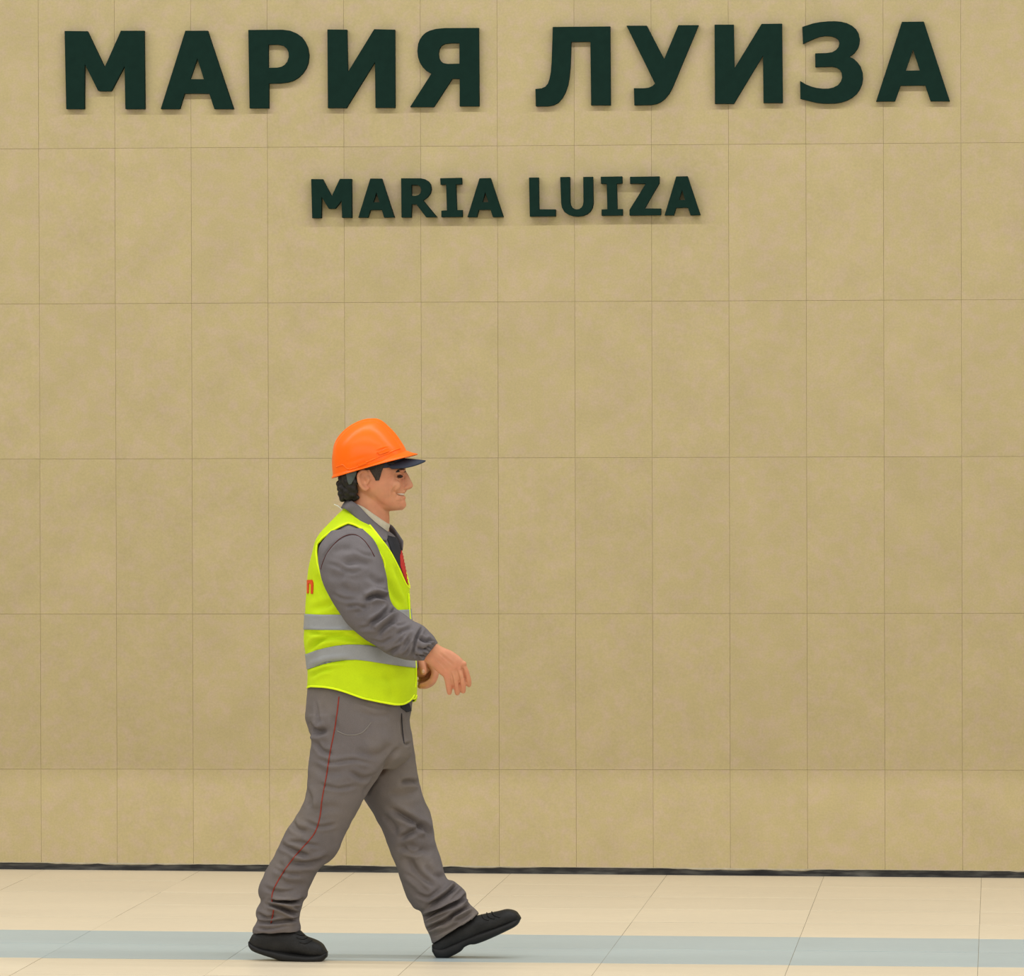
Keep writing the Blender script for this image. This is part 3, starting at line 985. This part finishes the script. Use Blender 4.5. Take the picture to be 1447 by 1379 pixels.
# hair: curls at the nape, sideburns, cap of hair under the hat
hp = []
r2 = random.Random(11)
for s in (-1, 1):
    for x, y, d, rr_ in [(484, 676, .050, 6), (481.5, 684, .040, 5.2), (480, 683, .02, 5.0), (484, 690, .045, 6), (483.5, 697, .038, 6), (485, 703, .036, 5.5), (491, 694, .060, 6.5),
                         (493, 702, .054, 6.2), (499, 699, .062, 5.5), (500, 690, .068, 5.5), (501.5, 681, .073, 5.5), (498, 672, .074, 7), (490, 672, .066, 8), (505, 703, .056, 3.5), (501, 705, .050, 4),
                         (504, 694, .067, 3.2), (503, 662, .078, 5), (482, 690, .02, 5.5), (483.5, 698, .015, 6), (486, 704, .012, 5), (492, 680, .064, 8), (495, 688, .064, 7)]:
        hp.append(ball(x + r2.uniform(-.6, .6), y + r2.uniform(-.6, .6), s * d, rr_ * PX, rr_ * PX * 1.05, rr_ * PX * r2.uniform(.85, 1.1), 10))
    # side hair above the ear and the sideburn in front of it
    hp.append(ptube([(505, 663, s * .077, 3.6), (514, 660, s * .0785, 3.4), (522, 660, s * .0785, 4.2), (531, 657.5, s * .0765, 4.5)], 4, 10))
    hp.append(ball(530, 660, s * .0725, .016, .0075, .016, 12))
    hp.append(ball(547, 655, s * .062, .030, .010, .010, 12))
hp.append(loft([(484, 640, 560, 636, .0785, 0), (481, 652, 566, 646, .080, 0), (481, 662, 530, 656, .080, 0), (480.5, 672, 505, 668, .076, 0)], 32, 4))
hv, hf = remesh(hp, 0.0032, 4, 0.5)
hv = ripple(hv, hf, .0012, 260, 4)
hair = obj('hair', hv, hf, M['hair'], **PB)
for s in (-1, 1):
    obj('sideburn', *loft([(520, 658, 544, 655, .004, s * .0775), (522, 663.5, 541.5, 661, .0042, s * .0775), (525, 668.5, 539.5, 666.5, .0042, s * .0765), (527.5, 672.5, 538, 671.5, .0035, s * .0757), (529.5, 676, 536.8, 675.5, .003, s * .075), (530.5, 679, 535.8, 678.6, .002, s * .0743)], 16, 4), M['hair_grey'], hair, base=BASE)

# ---------------- trousers
V, Fc = remesh([loft(hips, 48, 5, e=.92), loft(near_leg, 40, 6), loft(far_leg, 40, 6)], 0.0035, 2, 0.5)
V = ripple(V, Fc, .0022, 45, 2)
tr = [
    ([(434, 1020), (446, 1034), (462, 1031)], .008, 4, .7), ([(446, 1048), (456, 1061), (470, 1065)], .0035, 3, .6), ([(492, 1089), (514, 1100), (534, 1094)], .0035, 3.5, .6),
    ([(431, 1112), (437, 1128), (436, 1142)], .005, 4, .6), ([(395, 1192), (418, 1203), (441, 1212)], .005, 3.2, .7), ([(410, 1158), (419, 1170), (434, 1176)], .0045, 3.5, .7),
    ([(408, 1219), (440, 1219), (466, 1211)], .006, 3.6, .8), ([(382, 1273), (406, 1274), (427, 1271.5)], .012, 2.3, .9), ([(378, 1278), (396, 1282), (412, 1289), (422, 1290.5)], .011, 2.3, .9),
    ([(366, 1303), (390, 1303), (424, 1297)], .007, 2.6, .6), ([(390, 1240), (410, 1250), (436, 1250)], .003, 5, .5), ([(362, 1291), (378, 1297), (390, 1294)], .006, 2.4, .5),
    ([(470, 1010), (478, 1030)], .002, 3, .5), ([(500, 1060), (530, 1068), (556, 1052)], .003, 6, .5), ([(440, 1080), (462, 1092), (490, 1090)], .0025, 5, .5),
    ([(444, 1150), (462, 1140), (480, 1142)], .002, 5, .5), ([(392, 1218), (400, 1228), (396, 1245)], .003, 4, .5),
    ([(446, 1072), (470, 1078), (500, 1074), (528, 1080)], .0022, 2.6, .8), ([(452, 1108), (478, 1114), (504, 1110)], .002, 2.4, .8), ([(430, 1160), (452, 1168), (476, 1164)], .0024, 2.6, .8),
    ([(404, 1190), (424, 1190), (452, 1196)], .0024, 2.4, .8), ([(386, 1226), (404, 1234), (428, 1236)], .0026, 2.6, .8), ([(374, 1254), (394, 1260), (420, 1258)], .0026, 2.6, .8),
    ([(362, 1311), (380, 1312), (410, 1307)], .003, 1.8, .6), ([(446, 990), (449, 1012), (452, 1028)], .002, 2.0, .5), ([(500, 1004), (530, 1012), (556, 1010)], .0018, 4, .6),
    # far leg
    ([(534, 1098), (522, 1112), (516, 1124)], .006, 3.5, .0), ([(565, 1056), (548, 1076), (534, 1096)], .006, 3.5, .2), ([(566, 1196), (584, 1206), (600, 1200)], .0026, 2.6, .8),
    ([(572, 1232), (590, 1246), (606, 1262)], .003, 3, .8), ([(588, 1262), (606, 1268), (622, 1256)], .003, 2.6, .7), ([(608, 1322), (630, 1314), (652, 1302), (670, 1290)], .003, 1.8, .6),
    ([(594, 1107), (580, 1104), (566, 1106)], .005, 3, .6), ([(612, 1184), (598, 1169), (574, 1155), (552, 1142)], .008, 3.8, .7), ([(600, 1166), (584, 1174), (564, 1186)], .006, 3.6, .7),
    ([(576, 1210), (589, 1233), (614, 1252)], .006, 5, .6), ([(598, 1298), (619, 1286), (642, 1277), (662, 1263)], .013, 2.5, .8), ([(602, 1314), (626, 1302), (644, 1291), (665, 1280)], .010, 2.2, .8),
    ([(606, 1280), (630, 1265), (648, 1249)], .010, 2.7, .8), ([(567.5, 1008), (568.5, 1030), (572, 1052)], .005, 1.6, .3), ([(572, 1052), (580, 1050), (586, 1049)], .005, 2, .4),
    ([(548, 1120), (570, 1124), (592, 1118)], .003, 5, .6), ([(560, 1200), (580, 1196), (612, 1206)], .004, 5, .6), ([(600, 1222), (612, 1236), (630, 1240)], .004, 4, .6),
    ([(622, 1308), (634, 1302), (640, 1294)], .006, 2.4, .5), ([(540, 1150), (556, 1165), (560, 1180)], .003, 4, .5),
    ([(640, 1300), (652, 1298), (668, 1288)], .005, 2.4, .5)]
V = crease(V, Fc, tr, gain=2.3)
V = ripple(V, Fc, .0012, 130, 12)
trousers = obj('trousers', V, Fc, M['trousers'], **PB)
tb = bvh_of(V, Fc)
seam = [(479, 985), (476, 1010), (472, 1035), (466, 1066), (461, 1098), (455, 1130), (452.5, 1152), (447, 1172), (438, 1186), (420, 1206), (406, 1224), (392, 1246), (385, 1262), (384.5, 1274)]
sm = obj('side_seam', *surf_line(tb, seam, .0022, .1), M['piping_red'], trousers, base=BASE)
sm['label'] = 'red piping down the outer trouser leg'
obj('side_seam', *surf_line(tb, [(386.5, 1286), (385.5, 1292), (384.5, 1298), (383, 1304)], .0024, .2), M['piping_red'], trousers, base=BASE)['label'] = 'short red piping between the ankle folds'
obj('pocket_seam', *surf_line(tb, [(477, 1033), (487, 1037.5), (498, 1038.5), (510, 1036), (518, 1029), (524, 1021)], .0018, .2), M['seam_light'], trousers, base=BASE)
obj('fly_seam', *surf_line(tb, [(567.5, 1008), (568.5, 1028), (571, 1050)], .0016, 0), M['jacket_dark'], trousers, base=BASE)
obj('belt_tab', *patch(tb, [(566, 994), (577, 994), (580, 1004), (574, 1006), (566, 1000)], .003), M['jacket_dark'], trousers, base=BASE)

# ---------------- jacket
jt = inset(torso[:-2] + [(436, 962, 588, 962, .183, 0)], 3.5, .009)
V, Fc = remesh([loft(jt, 56, 5, e=.92), loft(near_arm, 40, 6), loft(far_arm, 40, 6)], 0.0035, 2, 0.5)
V = ripple(V, Fc, .0018, 55, 5)
jk = [
    ([(516, 848), (531, 841.5), (549, 846)], .011, 3.2, .7), ([(520, 884), (536, 873), (552, 858)], .008, 3.2, .8), ([(535, 878), (550, 867), (562, 859)], .006, 2.6, .7),
    ([(534, 898), (543, 886), (562, 874)], .006, 3, .7), ([(486, 797), (506, 793), (524, 798)], .0035, 5, .6), ([(543, 926), (561, 916), (570, 907)], .005, 3, .7),
    ([(598, 884), (590.5, 897), (586, 909), (582, 930)], .006, 1.8, .5), ([(590, 901), (602, 906.5), (611, 903)], .006, 2.2, .7), ([(588, 914), (598, 918), (606, 914)], .005, 2, .7),
    ([(585, 924), (592, 927), (600, 924)], .004, 1.8, .7), ([(520, 812), (532, 822), (546, 824)], .003, 4, .6), ([(480, 826), (496, 836), (512, 836)], .0025, 5, .6),
    ([(500, 868), (512, 862), (524, 850)], .003, 4, .6), ([(560, 898), (572, 890), (584, 886)], .004, 3, .6), ([(566, 922), (574, 910), (578, 900)], .004, 2.6, .6),
    ([(470, 782), (482, 776), (498, 776)], .0022, 5, .5), ([(455, 800), (460, 782), (474, 767), (492, 756), (508, 757)], .002, 1.4, .4), ([(463, 812), (478, 815), (492, 808)], .002, 5, .5)]
jk += [([(462, 796), (476, 800), (494, 808), (512, 806)], .0016, 2.6, .8), ([(468, 838), (486, 846), (504, 846)], .0016, 2.4, .8), ([(488, 858), (504, 856), (520, 860)], .002, 2.2, .8),
       ([(506, 888), (522, 886), (534, 890)], .002, 2.4, .8), ([(524, 904), (540, 908), (556, 900)], .0022, 2.2, .8), ([(552, 880), (564, 884), (578, 880)], .002, 2.0, .8), ([(500, 776), (514, 784), (528, 786)], .0016, 2.6, .8),
       ([(556, 912), (566, 904), (576, 892)], .0026, 2.0, .8), ([(568, 928), (576, 920), (582, 908)], .0026, 1.8, .8), ([(530, 830), (540, 834), (548, 834)], .0024, 2.0, .7)]
for q in np.linspace(0.08, 0.92, 7):           # gathered cuff
    a = np.array([611, 900.5]) * (1 - q) + np.array([588, 932]) * q
    b = np.array([618, 907]) * (1 - q) + np.array([597.5, 934]) * q
    jk.append(([tuple(a), tuple((a + b) / 2), tuple(b)], .0038, 1.25, .5))
V = crease(V, Fc, jk, gain=2.2)
V = ripple(V, Fc, .0010, 140, 13)
jacket = obj('jacket', V, Fc, M['jacket'], **PB)
jb = bvh_of(V, Fc)
JP = dict(parent=jacket, base=BASE)
obj('shoulder_piping', *surf_line(jb, [(453.5, 804), (456, 795), (461, 784), (468, 773.5), (478, 763), (488, 757), (498, 755), (506, 757), (515, 764), (523, 775), (529, 786)], .0016, 0), M['piping_dark'], **JP)['label'] = 'thin dark red piping over the shoulder seam'
obj('opening_shade', *patch(jb, [(545, 757), (558, 760), (567, 774), (571, 790), (572, 806), (574, 826), (566, 812), (556, 788)], .002), M['jacket_dark'], **JP)  # dark jacket opening below the collar, its shade painted as a patch
obj('chest_patch', *patch(jb, [(565.5, 777), (569, 781), (573.6, 790), (576, 800), (577, 814), (574.4, 827), (569, 815), (564.6, 801), (563.8, 786)], .0045), M['red_cloth'], **JP)['label'] = 'red patch on the chest'
# collar: a standing fold from one tip round the nape to the other
def ribbon(name, rows, thick, m, parent, k=8):
    """rows: (upper x, y, dy, lower x, y, dy)."""
    A = spline(rows, k)
    U = np.array([P(a[0], a[1], a[2]) for a in A]); L = np.array([P(a[3], a[4], a[5]) for a in A])
    T = np.gradient((U + L) / 2, axis=0)
    Nn = np.cross(T, U - L); Nn /= np.linalg.norm(Nn, axis=1)[:, None]
    c = (U + L).mean(0) / 2
    ring = []
    mid = (U + L) / 2
    for sgn, wts in ((1, (0, .25, .5, .75, 1)), (-1, (1, .75, .5, .25, 0))):
        for w in wts:
            bulge = math.sin(math.pi * w) * 0.002
            ring.append(L * (1 - w) + U * w + Nn * (sgn * thick / 2 * (0.6 + 0.4 * math.sin(math.pi * w)) + 0 * bulge))
    R = np.stack(ring, 1)
    return obj(name, *skin_rings(R), m, parent, base=BASE)


collar = ribbon('collar', [
    (548, 752, -.060, 546.5, 764.5, -.122), (540.5, 746.5, -.070, 533, 760, -.136), (530, 738, -.074, 519.5, 749, -.104), (519.5, 728, -.076, 508, 737, -.090), (507, 714.5, -.070, 496, 725.5, -.068),
    (496, 707.5, -.052, 487.5, 719, -.066), (490, 706, 0, 482, 718, 0), (496, 707.5, .052, 488, 719, .066), (508, 714, .070, 498, 724, .090),
    (521, 726, .072, 515, 737, .092), (538, 737, .064, 537, 754, .084), (552, 741.5, .046, 557, 763, .066), (561, 752, .038, 565, 774, .050), (569.5, 764.5, .032, 568.5, 778, .040)], .006, M['jacket'], jacket)
ribbon('shirt_collar', [
    (551, 741, -.018, 546.5, 755, -.034), (546, 738.5, -.044, 540, 754, -.058), (537, 732.5, -.056, 529, 746, -.070), (526, 725, -.063, 516, 737, -.074), (513, 716, -.063, 505, 727, -.064), (498, 710, -.048, 492, 721, -.052),
    (492, 709, 0, 487, 720, 0), (498, 710, .050, 492, 722, .060), (513, 716, .062, 504, 728, .076), (532, 730, .054, 526, 742, .064), (548, 740, .03, 545, 752, .04)], .004, M['shirt'], jacket)
obj('collar_tag', *tube(spline([P(472.5, 712.8, -.03), P(477.5, 715, -.03), P(483, 719.5, -.03)], 4), .0018, 8), M['tag'], **JP)

# ---------------- safety vest
def densify(rings, k):
    return spline(rings, k)


vt = [(xl, yl, xr, yr, hd + .003, dy) for xl, yl, xr, yr, hd, dy in torso]
A = spline(vt, 16)
V, Fc = loft(A, 224, 1, e=.92, cap=False)
Fc = [f[::-1] for f in Fc]
V = ripple(V, Fc, .0022, 40, 9)
vest_folds = [
    ([(434, 921), (452, 905), (478, 899.5), (506, 903)], .006, 3.2, .8), ([(437, 945), (462, 936), (496, 932)], .004, 2.6, .6), ([(432, 893), (460, 896), (500, 893)], .004, 2.4, .6),
    ([(437, 958), (452, 948), (470, 944)], .003, 3, .6), ([(558, 800), (570, 832), (580, 862)], .004, 3, .6), ([(440, 862), (464, 854), (480, 846)], .003, 4, .6),
    ([(546, 815), (553, 836), (566, 856)], .003, 4, .6), ([(506, 948), (540, 960), (576, 956)], .002, 7, .5), ([(545, 946), (552, 970), (556, 990)], .002, 5, .5),
    ([(447, 812), (456, 834), (470, 852)], .0028, 4, .5), ([(456, 748), (470, 738), (484, 731)], .0015, 4, .5)]
V = crease(V, Fc, vest_folds, gain=2.2)
ARM = [(491.6, 738.7), (500, 741), (508, 745), (515, 750.5), (521, 758), (531.5, 774), (541, 788.5), (544, 798), (541, 809), (537, 830), (520, 852), (494, 858), (475, 850), (465, 838), (458.5, 826), (453, 811), (449, 797), (446.8, 780), (448, 768.6), (456, 760), (466, 752), (479, 744.5)]
NECK = [(440, 690), (470, 712), (482, 718.5), (490, 719.8), (499, 724), (509.8, 730.5), (520.7, 740), (530, 751.5), (538.8, 763), (546, 772), (553.3, 783), (564, 804), (573, 825), (582, 836), (630, 837), (630, 690)]
HEM = [(410, 971.5), (434, 971.5), (438, 969.5), (459, 970.5), (475, 973.5), (490, 978), (513, 986.5), (541, 992.3), (560, 995.6), (571, 994.8), (580, 989.5), (586, 980.5), (592, 979), (640, 979), (640, 1100), (410, 1100)]
V, Fc = cut(V, Fc, np.array(NECK, float), False, 'both', 6)
HEM_FAR = HEM[:8] + [(572, 995), (582, 992.5), (587, 986), (590, 976), (640, 976), (640, 1100), (410, 1100)]
V, Fc = cut(V, Fc, np.array(HEM, float), False, 'near', 6, -.035)
V, Fc = cut(V, Fc, np.array(HEM_FAR, float), False, 'far', 6, -.035)
V, Fc = cut(V, Fc, np.array(ARM, float), False, 'both', 6)
for lp, closed in loops(Fc):
    V[lp] = smooth_path(V[lp], 5, closed)
vest = obj('safety_vest', V, Fc, M['vest'], **PB)
so = vest.modifiers.new('solid', 'SOLIDIFY'); so.thickness = 0.002; so.offset = 0
VP = dict(parent=vest, base=BASE)
for lp, closed in loops(Fc):
    X = V[lp]
    if closed:
        X = smooth_path(X, 6, True)
        X = np.vstack([X, X[:2]])
    obj('edge_binding', *tube(X, .0036, 8, dome=False), M['binding'], **VP)
obj('edge_binding', *tube(spline([P(x - 1.0, y, -.037) for x, y in ((578.5, 840), (580, 867), (584, 902), (588, 930), (589, 955), (588.0, 970))], 6), .003, 8), M['binding'], **VP)
BAND1 = [(415, 867.5), (432, 867.5), (450, 868.5), (482, 868.5), (510, 868), (540, 864), (560, 862), (581, 861), (600, 861), (600, 877), (581, 877), (560, 879), (540, 884), (505, 890.5), (482, 890), (455, 890), (432, 889.5), (415, 889)]
BAND2 = [(415, 926), (433.5, 924), (445, 919.5), (460, 915.5), (475, 912.5), (490, 911), (505, 910.8), (520, 911.5), (540, 915.5), (560, 922), (575, 927), (590, 931), (610, 933), (610, 946), (589, 943.8), (570, 941.5), (545, 938), (520, 934), (503, 932), (488, 932.5), (470, 935), (455, 938.5), (436.5, 945), (415, 949)]
Nv = normals(V, Fc)
if ((V - V.mean(0)) * Nv).sum() < 0: Nv = -Nv
for bd in (BAND1, BAND2):
    v2, f2 = cut(V + Nv * .003, Fc, np.array(bd, float), True, 'both', 3.0)
    b = obj('reflective_band', v2, f2, M['band'], **VP)
    so = b.modifiers.new('solid', 'SOLIDIFY'); so.thickness = 0.0016; so.offset = 0
vb = bvh_of(V, Fc)
obj('back_print', *patch(vb, [(435.0, 819.5), (441.8, 819.3), (443.2, 822), (443.6, 827), (443.0, 839), (440.2, 839), (440.4, 826.5), (439.4, 824), (437.6, 824), (437.0, 838.6), (434.8, 838.4)], .002, .5), M['print_red'], **VP)['label'] = 'orange red printed letter n'

# ---------------- shoes
def shoe(upper, sole, dy, lace_pts, eyelet):
    up_r = [(a, b, c, d, h, dy) for a, b, c, d, h in upper]
    so_r = [(a, b, c, d, h, dy) for a, b, c, d, h in sole]
    V, Fc = remesh([loft(up_r, 32, 6, e=.85, dome=.003)], .003, 1, .4)
    V = ripple(V, Fc, .0009, 120, 6)
    o = obj('shoe', V, Fc, M['shoe'], **PB)
    obj('sole', *loft(so_r, 28, 8, e=.6), M['sole'], o, base=BASE)
    b = bvh_of(V, Fc)
    lc = []
    for l in lace_pts:
        A = spline(np.array(l, float), 4)
        X = [hit(b, x, y) for x, y in A]
        X = [p + n * .0015 for p, n in X if p is not None]
        if len(X) > 3:
            lc.append(tube(np.array(X), .0022, 8))
    if lc:
        obj('laces', *join(lc), M['sole'], o, base=BASE)
    return o


s1 = shoe([(353.5, 1326, 353.5, 1338, .020), (358, 1319, 358, 1342, .032), (370, 1311, 370, 1346, .037), (390, 1309, 390, 1349, .038), (410, 1310.5, 410, 1351, .040),
      (424, 1314, 424, 1352, .043), (433, 1322.5, 433, 1353, .046), (447, 1328, 447, 1353, .046), (456, 1334, 456, 1352, .040), (461.5, 1342, 461, 1350, .024)],
     [(351.5, 1330, 352.5, 1338, .024), (357, 1333, 358, 1343.5, .036), (370, 1338, 371, 1348.5, .040), (384, 1341, 385, 1353, .039), (400, 1344, 400, 1357.5, .044),
      (420, 1347, 420, 1359.3, .049), (438, 1348.5, 438, 1360, .050), (453, 1347.5, 454, 1358.5, .043), (462.6, 1344, 462, 1352.5, .026)], LN,
     [[(417, 1318), (424, 1321), (430, 1321)], [(420, 1325), (428, 1327), (434, 1325)], [(424, 1331), (432, 1333), (440, 1329)]], None)
s1['label'] = 'black work shoe of the trailing foot'
s2 = shoe([(612, 1334, 614, 1346, .028), (620, 1322, 626, 1346, .036), (640, 1310, 647, 1337, .038), (660, 1299, 668, 1329, .040), (674, 1293, 683, 1323, .043),
      (697, 1288.5, 704, 1315, .046), (717, 1284.3, 722, 1307, .045), (729, 1287.5, 731, 1302, .037), (735.5, 1295, 735, 1299, .020)],
     [(611.3, 1334, 611.6, 1345, .029), (614, 1337, 618.8, 1353.6, .036), (626, 1338, 633, 1353, .038), (643, 1331, 650.5, 1344.5, .038), (652, 1327, 656.5, 1338.2, .037),
      (661, 1323.5, 664.5, 1334.4, .039), (668, 1320.5, 673, 1333.5, .042), (681, 1315.5, 689.5, 1327.5, .047), (704, 1307.5, 714.5, 1316, .048), (722, 1300, 730.5, 1307.3, .041), (733, 1292, 736.3, 1298, .022)], LF,
     [[(681, 1293), (684, 1298), (690, 1300)], [(688, 1290.5), (691, 1296), (698, 1298)], [(695, 1289), (699, 1294), (706, 1296)]], None)
s2['label'] = 'black work shoe of the leading foot, toe raised'

# ---------------- hard hat
hat_rings = [(470.8, 674, 577.5, 643.5, .112, 0), (469.6, 661, 574, 637, .113, 0), (469.5, 647, 570.8, 631, .113, 0), (471.8, 632, 566.5, 625, .1105, 0), (476.5, 621.5, 560.5, 616.8, .104, 0),
             (484, 612, 554.5, 609.6, .094, 0), (493.5, 603.8, 548, 603.2, .080, 0), (504.5, 597.6, 541.5, 597.4, .062, 0), (513, 594.3, 536.5, 594.2, .040, 0), (519, 592.9, 531.5, 592.6, .020, 0), (524, 592.6, 527, 592.5, .006, 0)]
Ah = spline(hat_rings, 8)
V, Fc = loft(Ah, 96, 1, e=.97, cap=False)
n = 96; k = len(Ah)
V = np.vstack([V, P(525.5, 592.4, 0)])
Fc = Fc + [((k - 1) * n + j, (k - 1) * n + (j + 1) % n, k * n) for j in range(n)]
if ((V - V.mean(0)) * normals(V, Fc)).sum() < 0:
    Fc = [f[::-1] for f in Fc]
# raised crown ridge and two flutes
Nn = normals(V, Fc)
if ((V - V.mean(0)) * Nn).sum() < 0: Nn = -Nn
d = V[:, 1] - YP
hgt = np.clip((V[:, 2] - P(520, 640)[2]) / .05, 0, 1)
V = V + Nn * ((.0045 * np.exp(-(d / .016) ** 4) - .0018 * np.exp(-((np.abs(d) - .030) / .009) ** 2) + .0016 * np.exp(-((np.abs(d) - .048) / .010) ** 2)) * hgt - .0012 * hgt)[:, None]
V = crease(V, Fc, [([(533, 637.5), (539, 635), (546, 632.5)], .0022, 1.0, .8), ([(486, 655), (500, 651), (516, 645)], .0006, 2, .3)], mirror=True)
hat = obj('hard_hat', V, Fc, M['helmet'], **PB)
so = hat.modifiers.new('solid', 'SOLIDIFY'); so.thickness = 0.003; so.offset = -1
HP = dict(parent=hat, base=BASE)
# rim with rain gutter, growing into the front peak
R0 = loft(Ah[:1].tolist() + Ah[1:2].tolist(), 160, 1, e=.97, cap=False)[0][:160]
cen = R0.mean(0)
th = np.arange(160) * 2 * math.pi / 160
ax = P(577.5, 643.5) - P(470.8, 674); ax /= np.linalg.norm(ax)
upn = np.cross(np.array([0, 1.0, 0]), ax); upn *= np.sign(upn[2])
ring = []
for i in range(160):
    p = R0[i]
    c = math.cos(th[i])
    outd = ax * math.cos(th[i]) * 1.0 + np.array([0, math.sin(th[i]), 0]); outd /= np.linalg.norm(outd)
    pk = max(0.0, c) ** 1.6
    o_ = .0045 + .0235 * pk
    dr = -.002 - .002 * pk
    h1 = .0065 + .010 * pk
    prof = [p + upn * h1 - outd * .001, p + outd * o_ * .45 + upn * (h1 * .45 + dr * .3), p + outd * o_ + upn * (.0022 + dr), p + outd * (o_ + .0008) + upn * dr,
            p + outd * o_ + upn * (-.0016 + dr), p + outd * o_ * .4 + upn * (-.0026 + dr * .5), p - outd * .003 - upn * .001]
    ring.append(prof)
Rr = np.array(ring)
V2, F2 = [], []
m_ = Rr.shape[1]
V2 = Rr.reshape(-1, 3)
for i in range(160):
    for j in range(m_ - 1):
        a = i * m_ + j; b = ((i + 1) % 160) * m_ + j
        F2.append((a, b, b + 1, a + 1))
obj('brim', V2, F2, M['helmet'], **HP)
# side accessory slots and the trim ledge above the rim
hb_ = bvh_of(V, Fc)
lg = [surf_line(hb_, [(476, 659.5), (485, 656.5), (489, 661), (493, 663), (505, 660), (511, 656), (517, 653.5), (530, 648), (541, 643), (549, 640), (556, 636.5), (565, 633.5)], .0024, .2)]
obj('rim_ledge', *join(lg), M['helmet'], **HP)
obj('accessory_slot', *patch(hb_, [(533, 639.5), (548, 633.8), (550, 638), (536, 643)], .002, .8), M['helmet'], **HP)
obj('accessory_slot', *patch(hb_, [(505, 655.5), (517, 651.5), (519, 655), (507, 659.5)], .002, .8), M['helmet'], **HP)
# peak of the cloth cap worn under the hat
rows = []
NU, NVv = 14, 33
VV = []
for iu in range(NU):
    u_ = iu / (NU - 1)
    for iv in range(NVv):
        v_ = -1 + 2 * iv / (NVv - 1)
        wdt = .079
        front = math.sqrt(max(0, 1 - (abs(v_) ** 2.2)))
        # centre line root and tip, sides droop
        x = 553 + 0 * v_ + (601.5 - 553) * (0.10 + 0.90 * front) * u_ - 4 * (1 - front)
        yroot = 648.5 + 11.0 * v_ ** 2
        ytip = 651.2 + 11.5 * v_ ** 2
        y = yroot + (ytip - yroot) * u_ - 1.2 * math.sin(math.pi * u_) * (1 - v_ ** 2)
        VV.append(P(x, y, v_ * wdt))
VV = np.array(VV)
FF = [(i * NVv + j, i * NVv + j + 1, (i + 1) * NVv + j + 1, (i + 1) * NVv + j) for i in range(NU - 1) for j in range(NVv - 1)]
cv = obj('cap_visor', VV, FF, M['visor'], **HP)
cv['label'] = 'navy cloth visor under the hat rim'
so = cv.modifiers.new('solid', 'SOLIDIFY'); so.thickness = 0.004; so.offset = 0
# suspension headband and nape strap
for s in (-1, 1):
    st = obj('nape_strap', *loft([(488.5, 668, 503, 664, .003, s * .0885), (489.5, 673, 504, 668, .003, s * .0885), (490.5, 679, 501, 676, .003, s * .0865), (493, 685, 496.5, 684, .003, s * .084)], 16, 4), M['strap'], **HP)
    st['label'] = 'grey green plastic strap behind the ear'
obj('cap_band', *loft([(484, 652, 571, 642, .080, 0), (485, 660, 573, 651, .081, 0), (486, 668, 573.5, 658, .0805, 0)], 48, 3), M['visor'], **HP)
obj('headband', *loft([(484, 668, 566, 646, .084, 0), (485, 662, 566, 640, .085, 0)], 40, 3, cap=False), M['jacket_dark'], **HP)
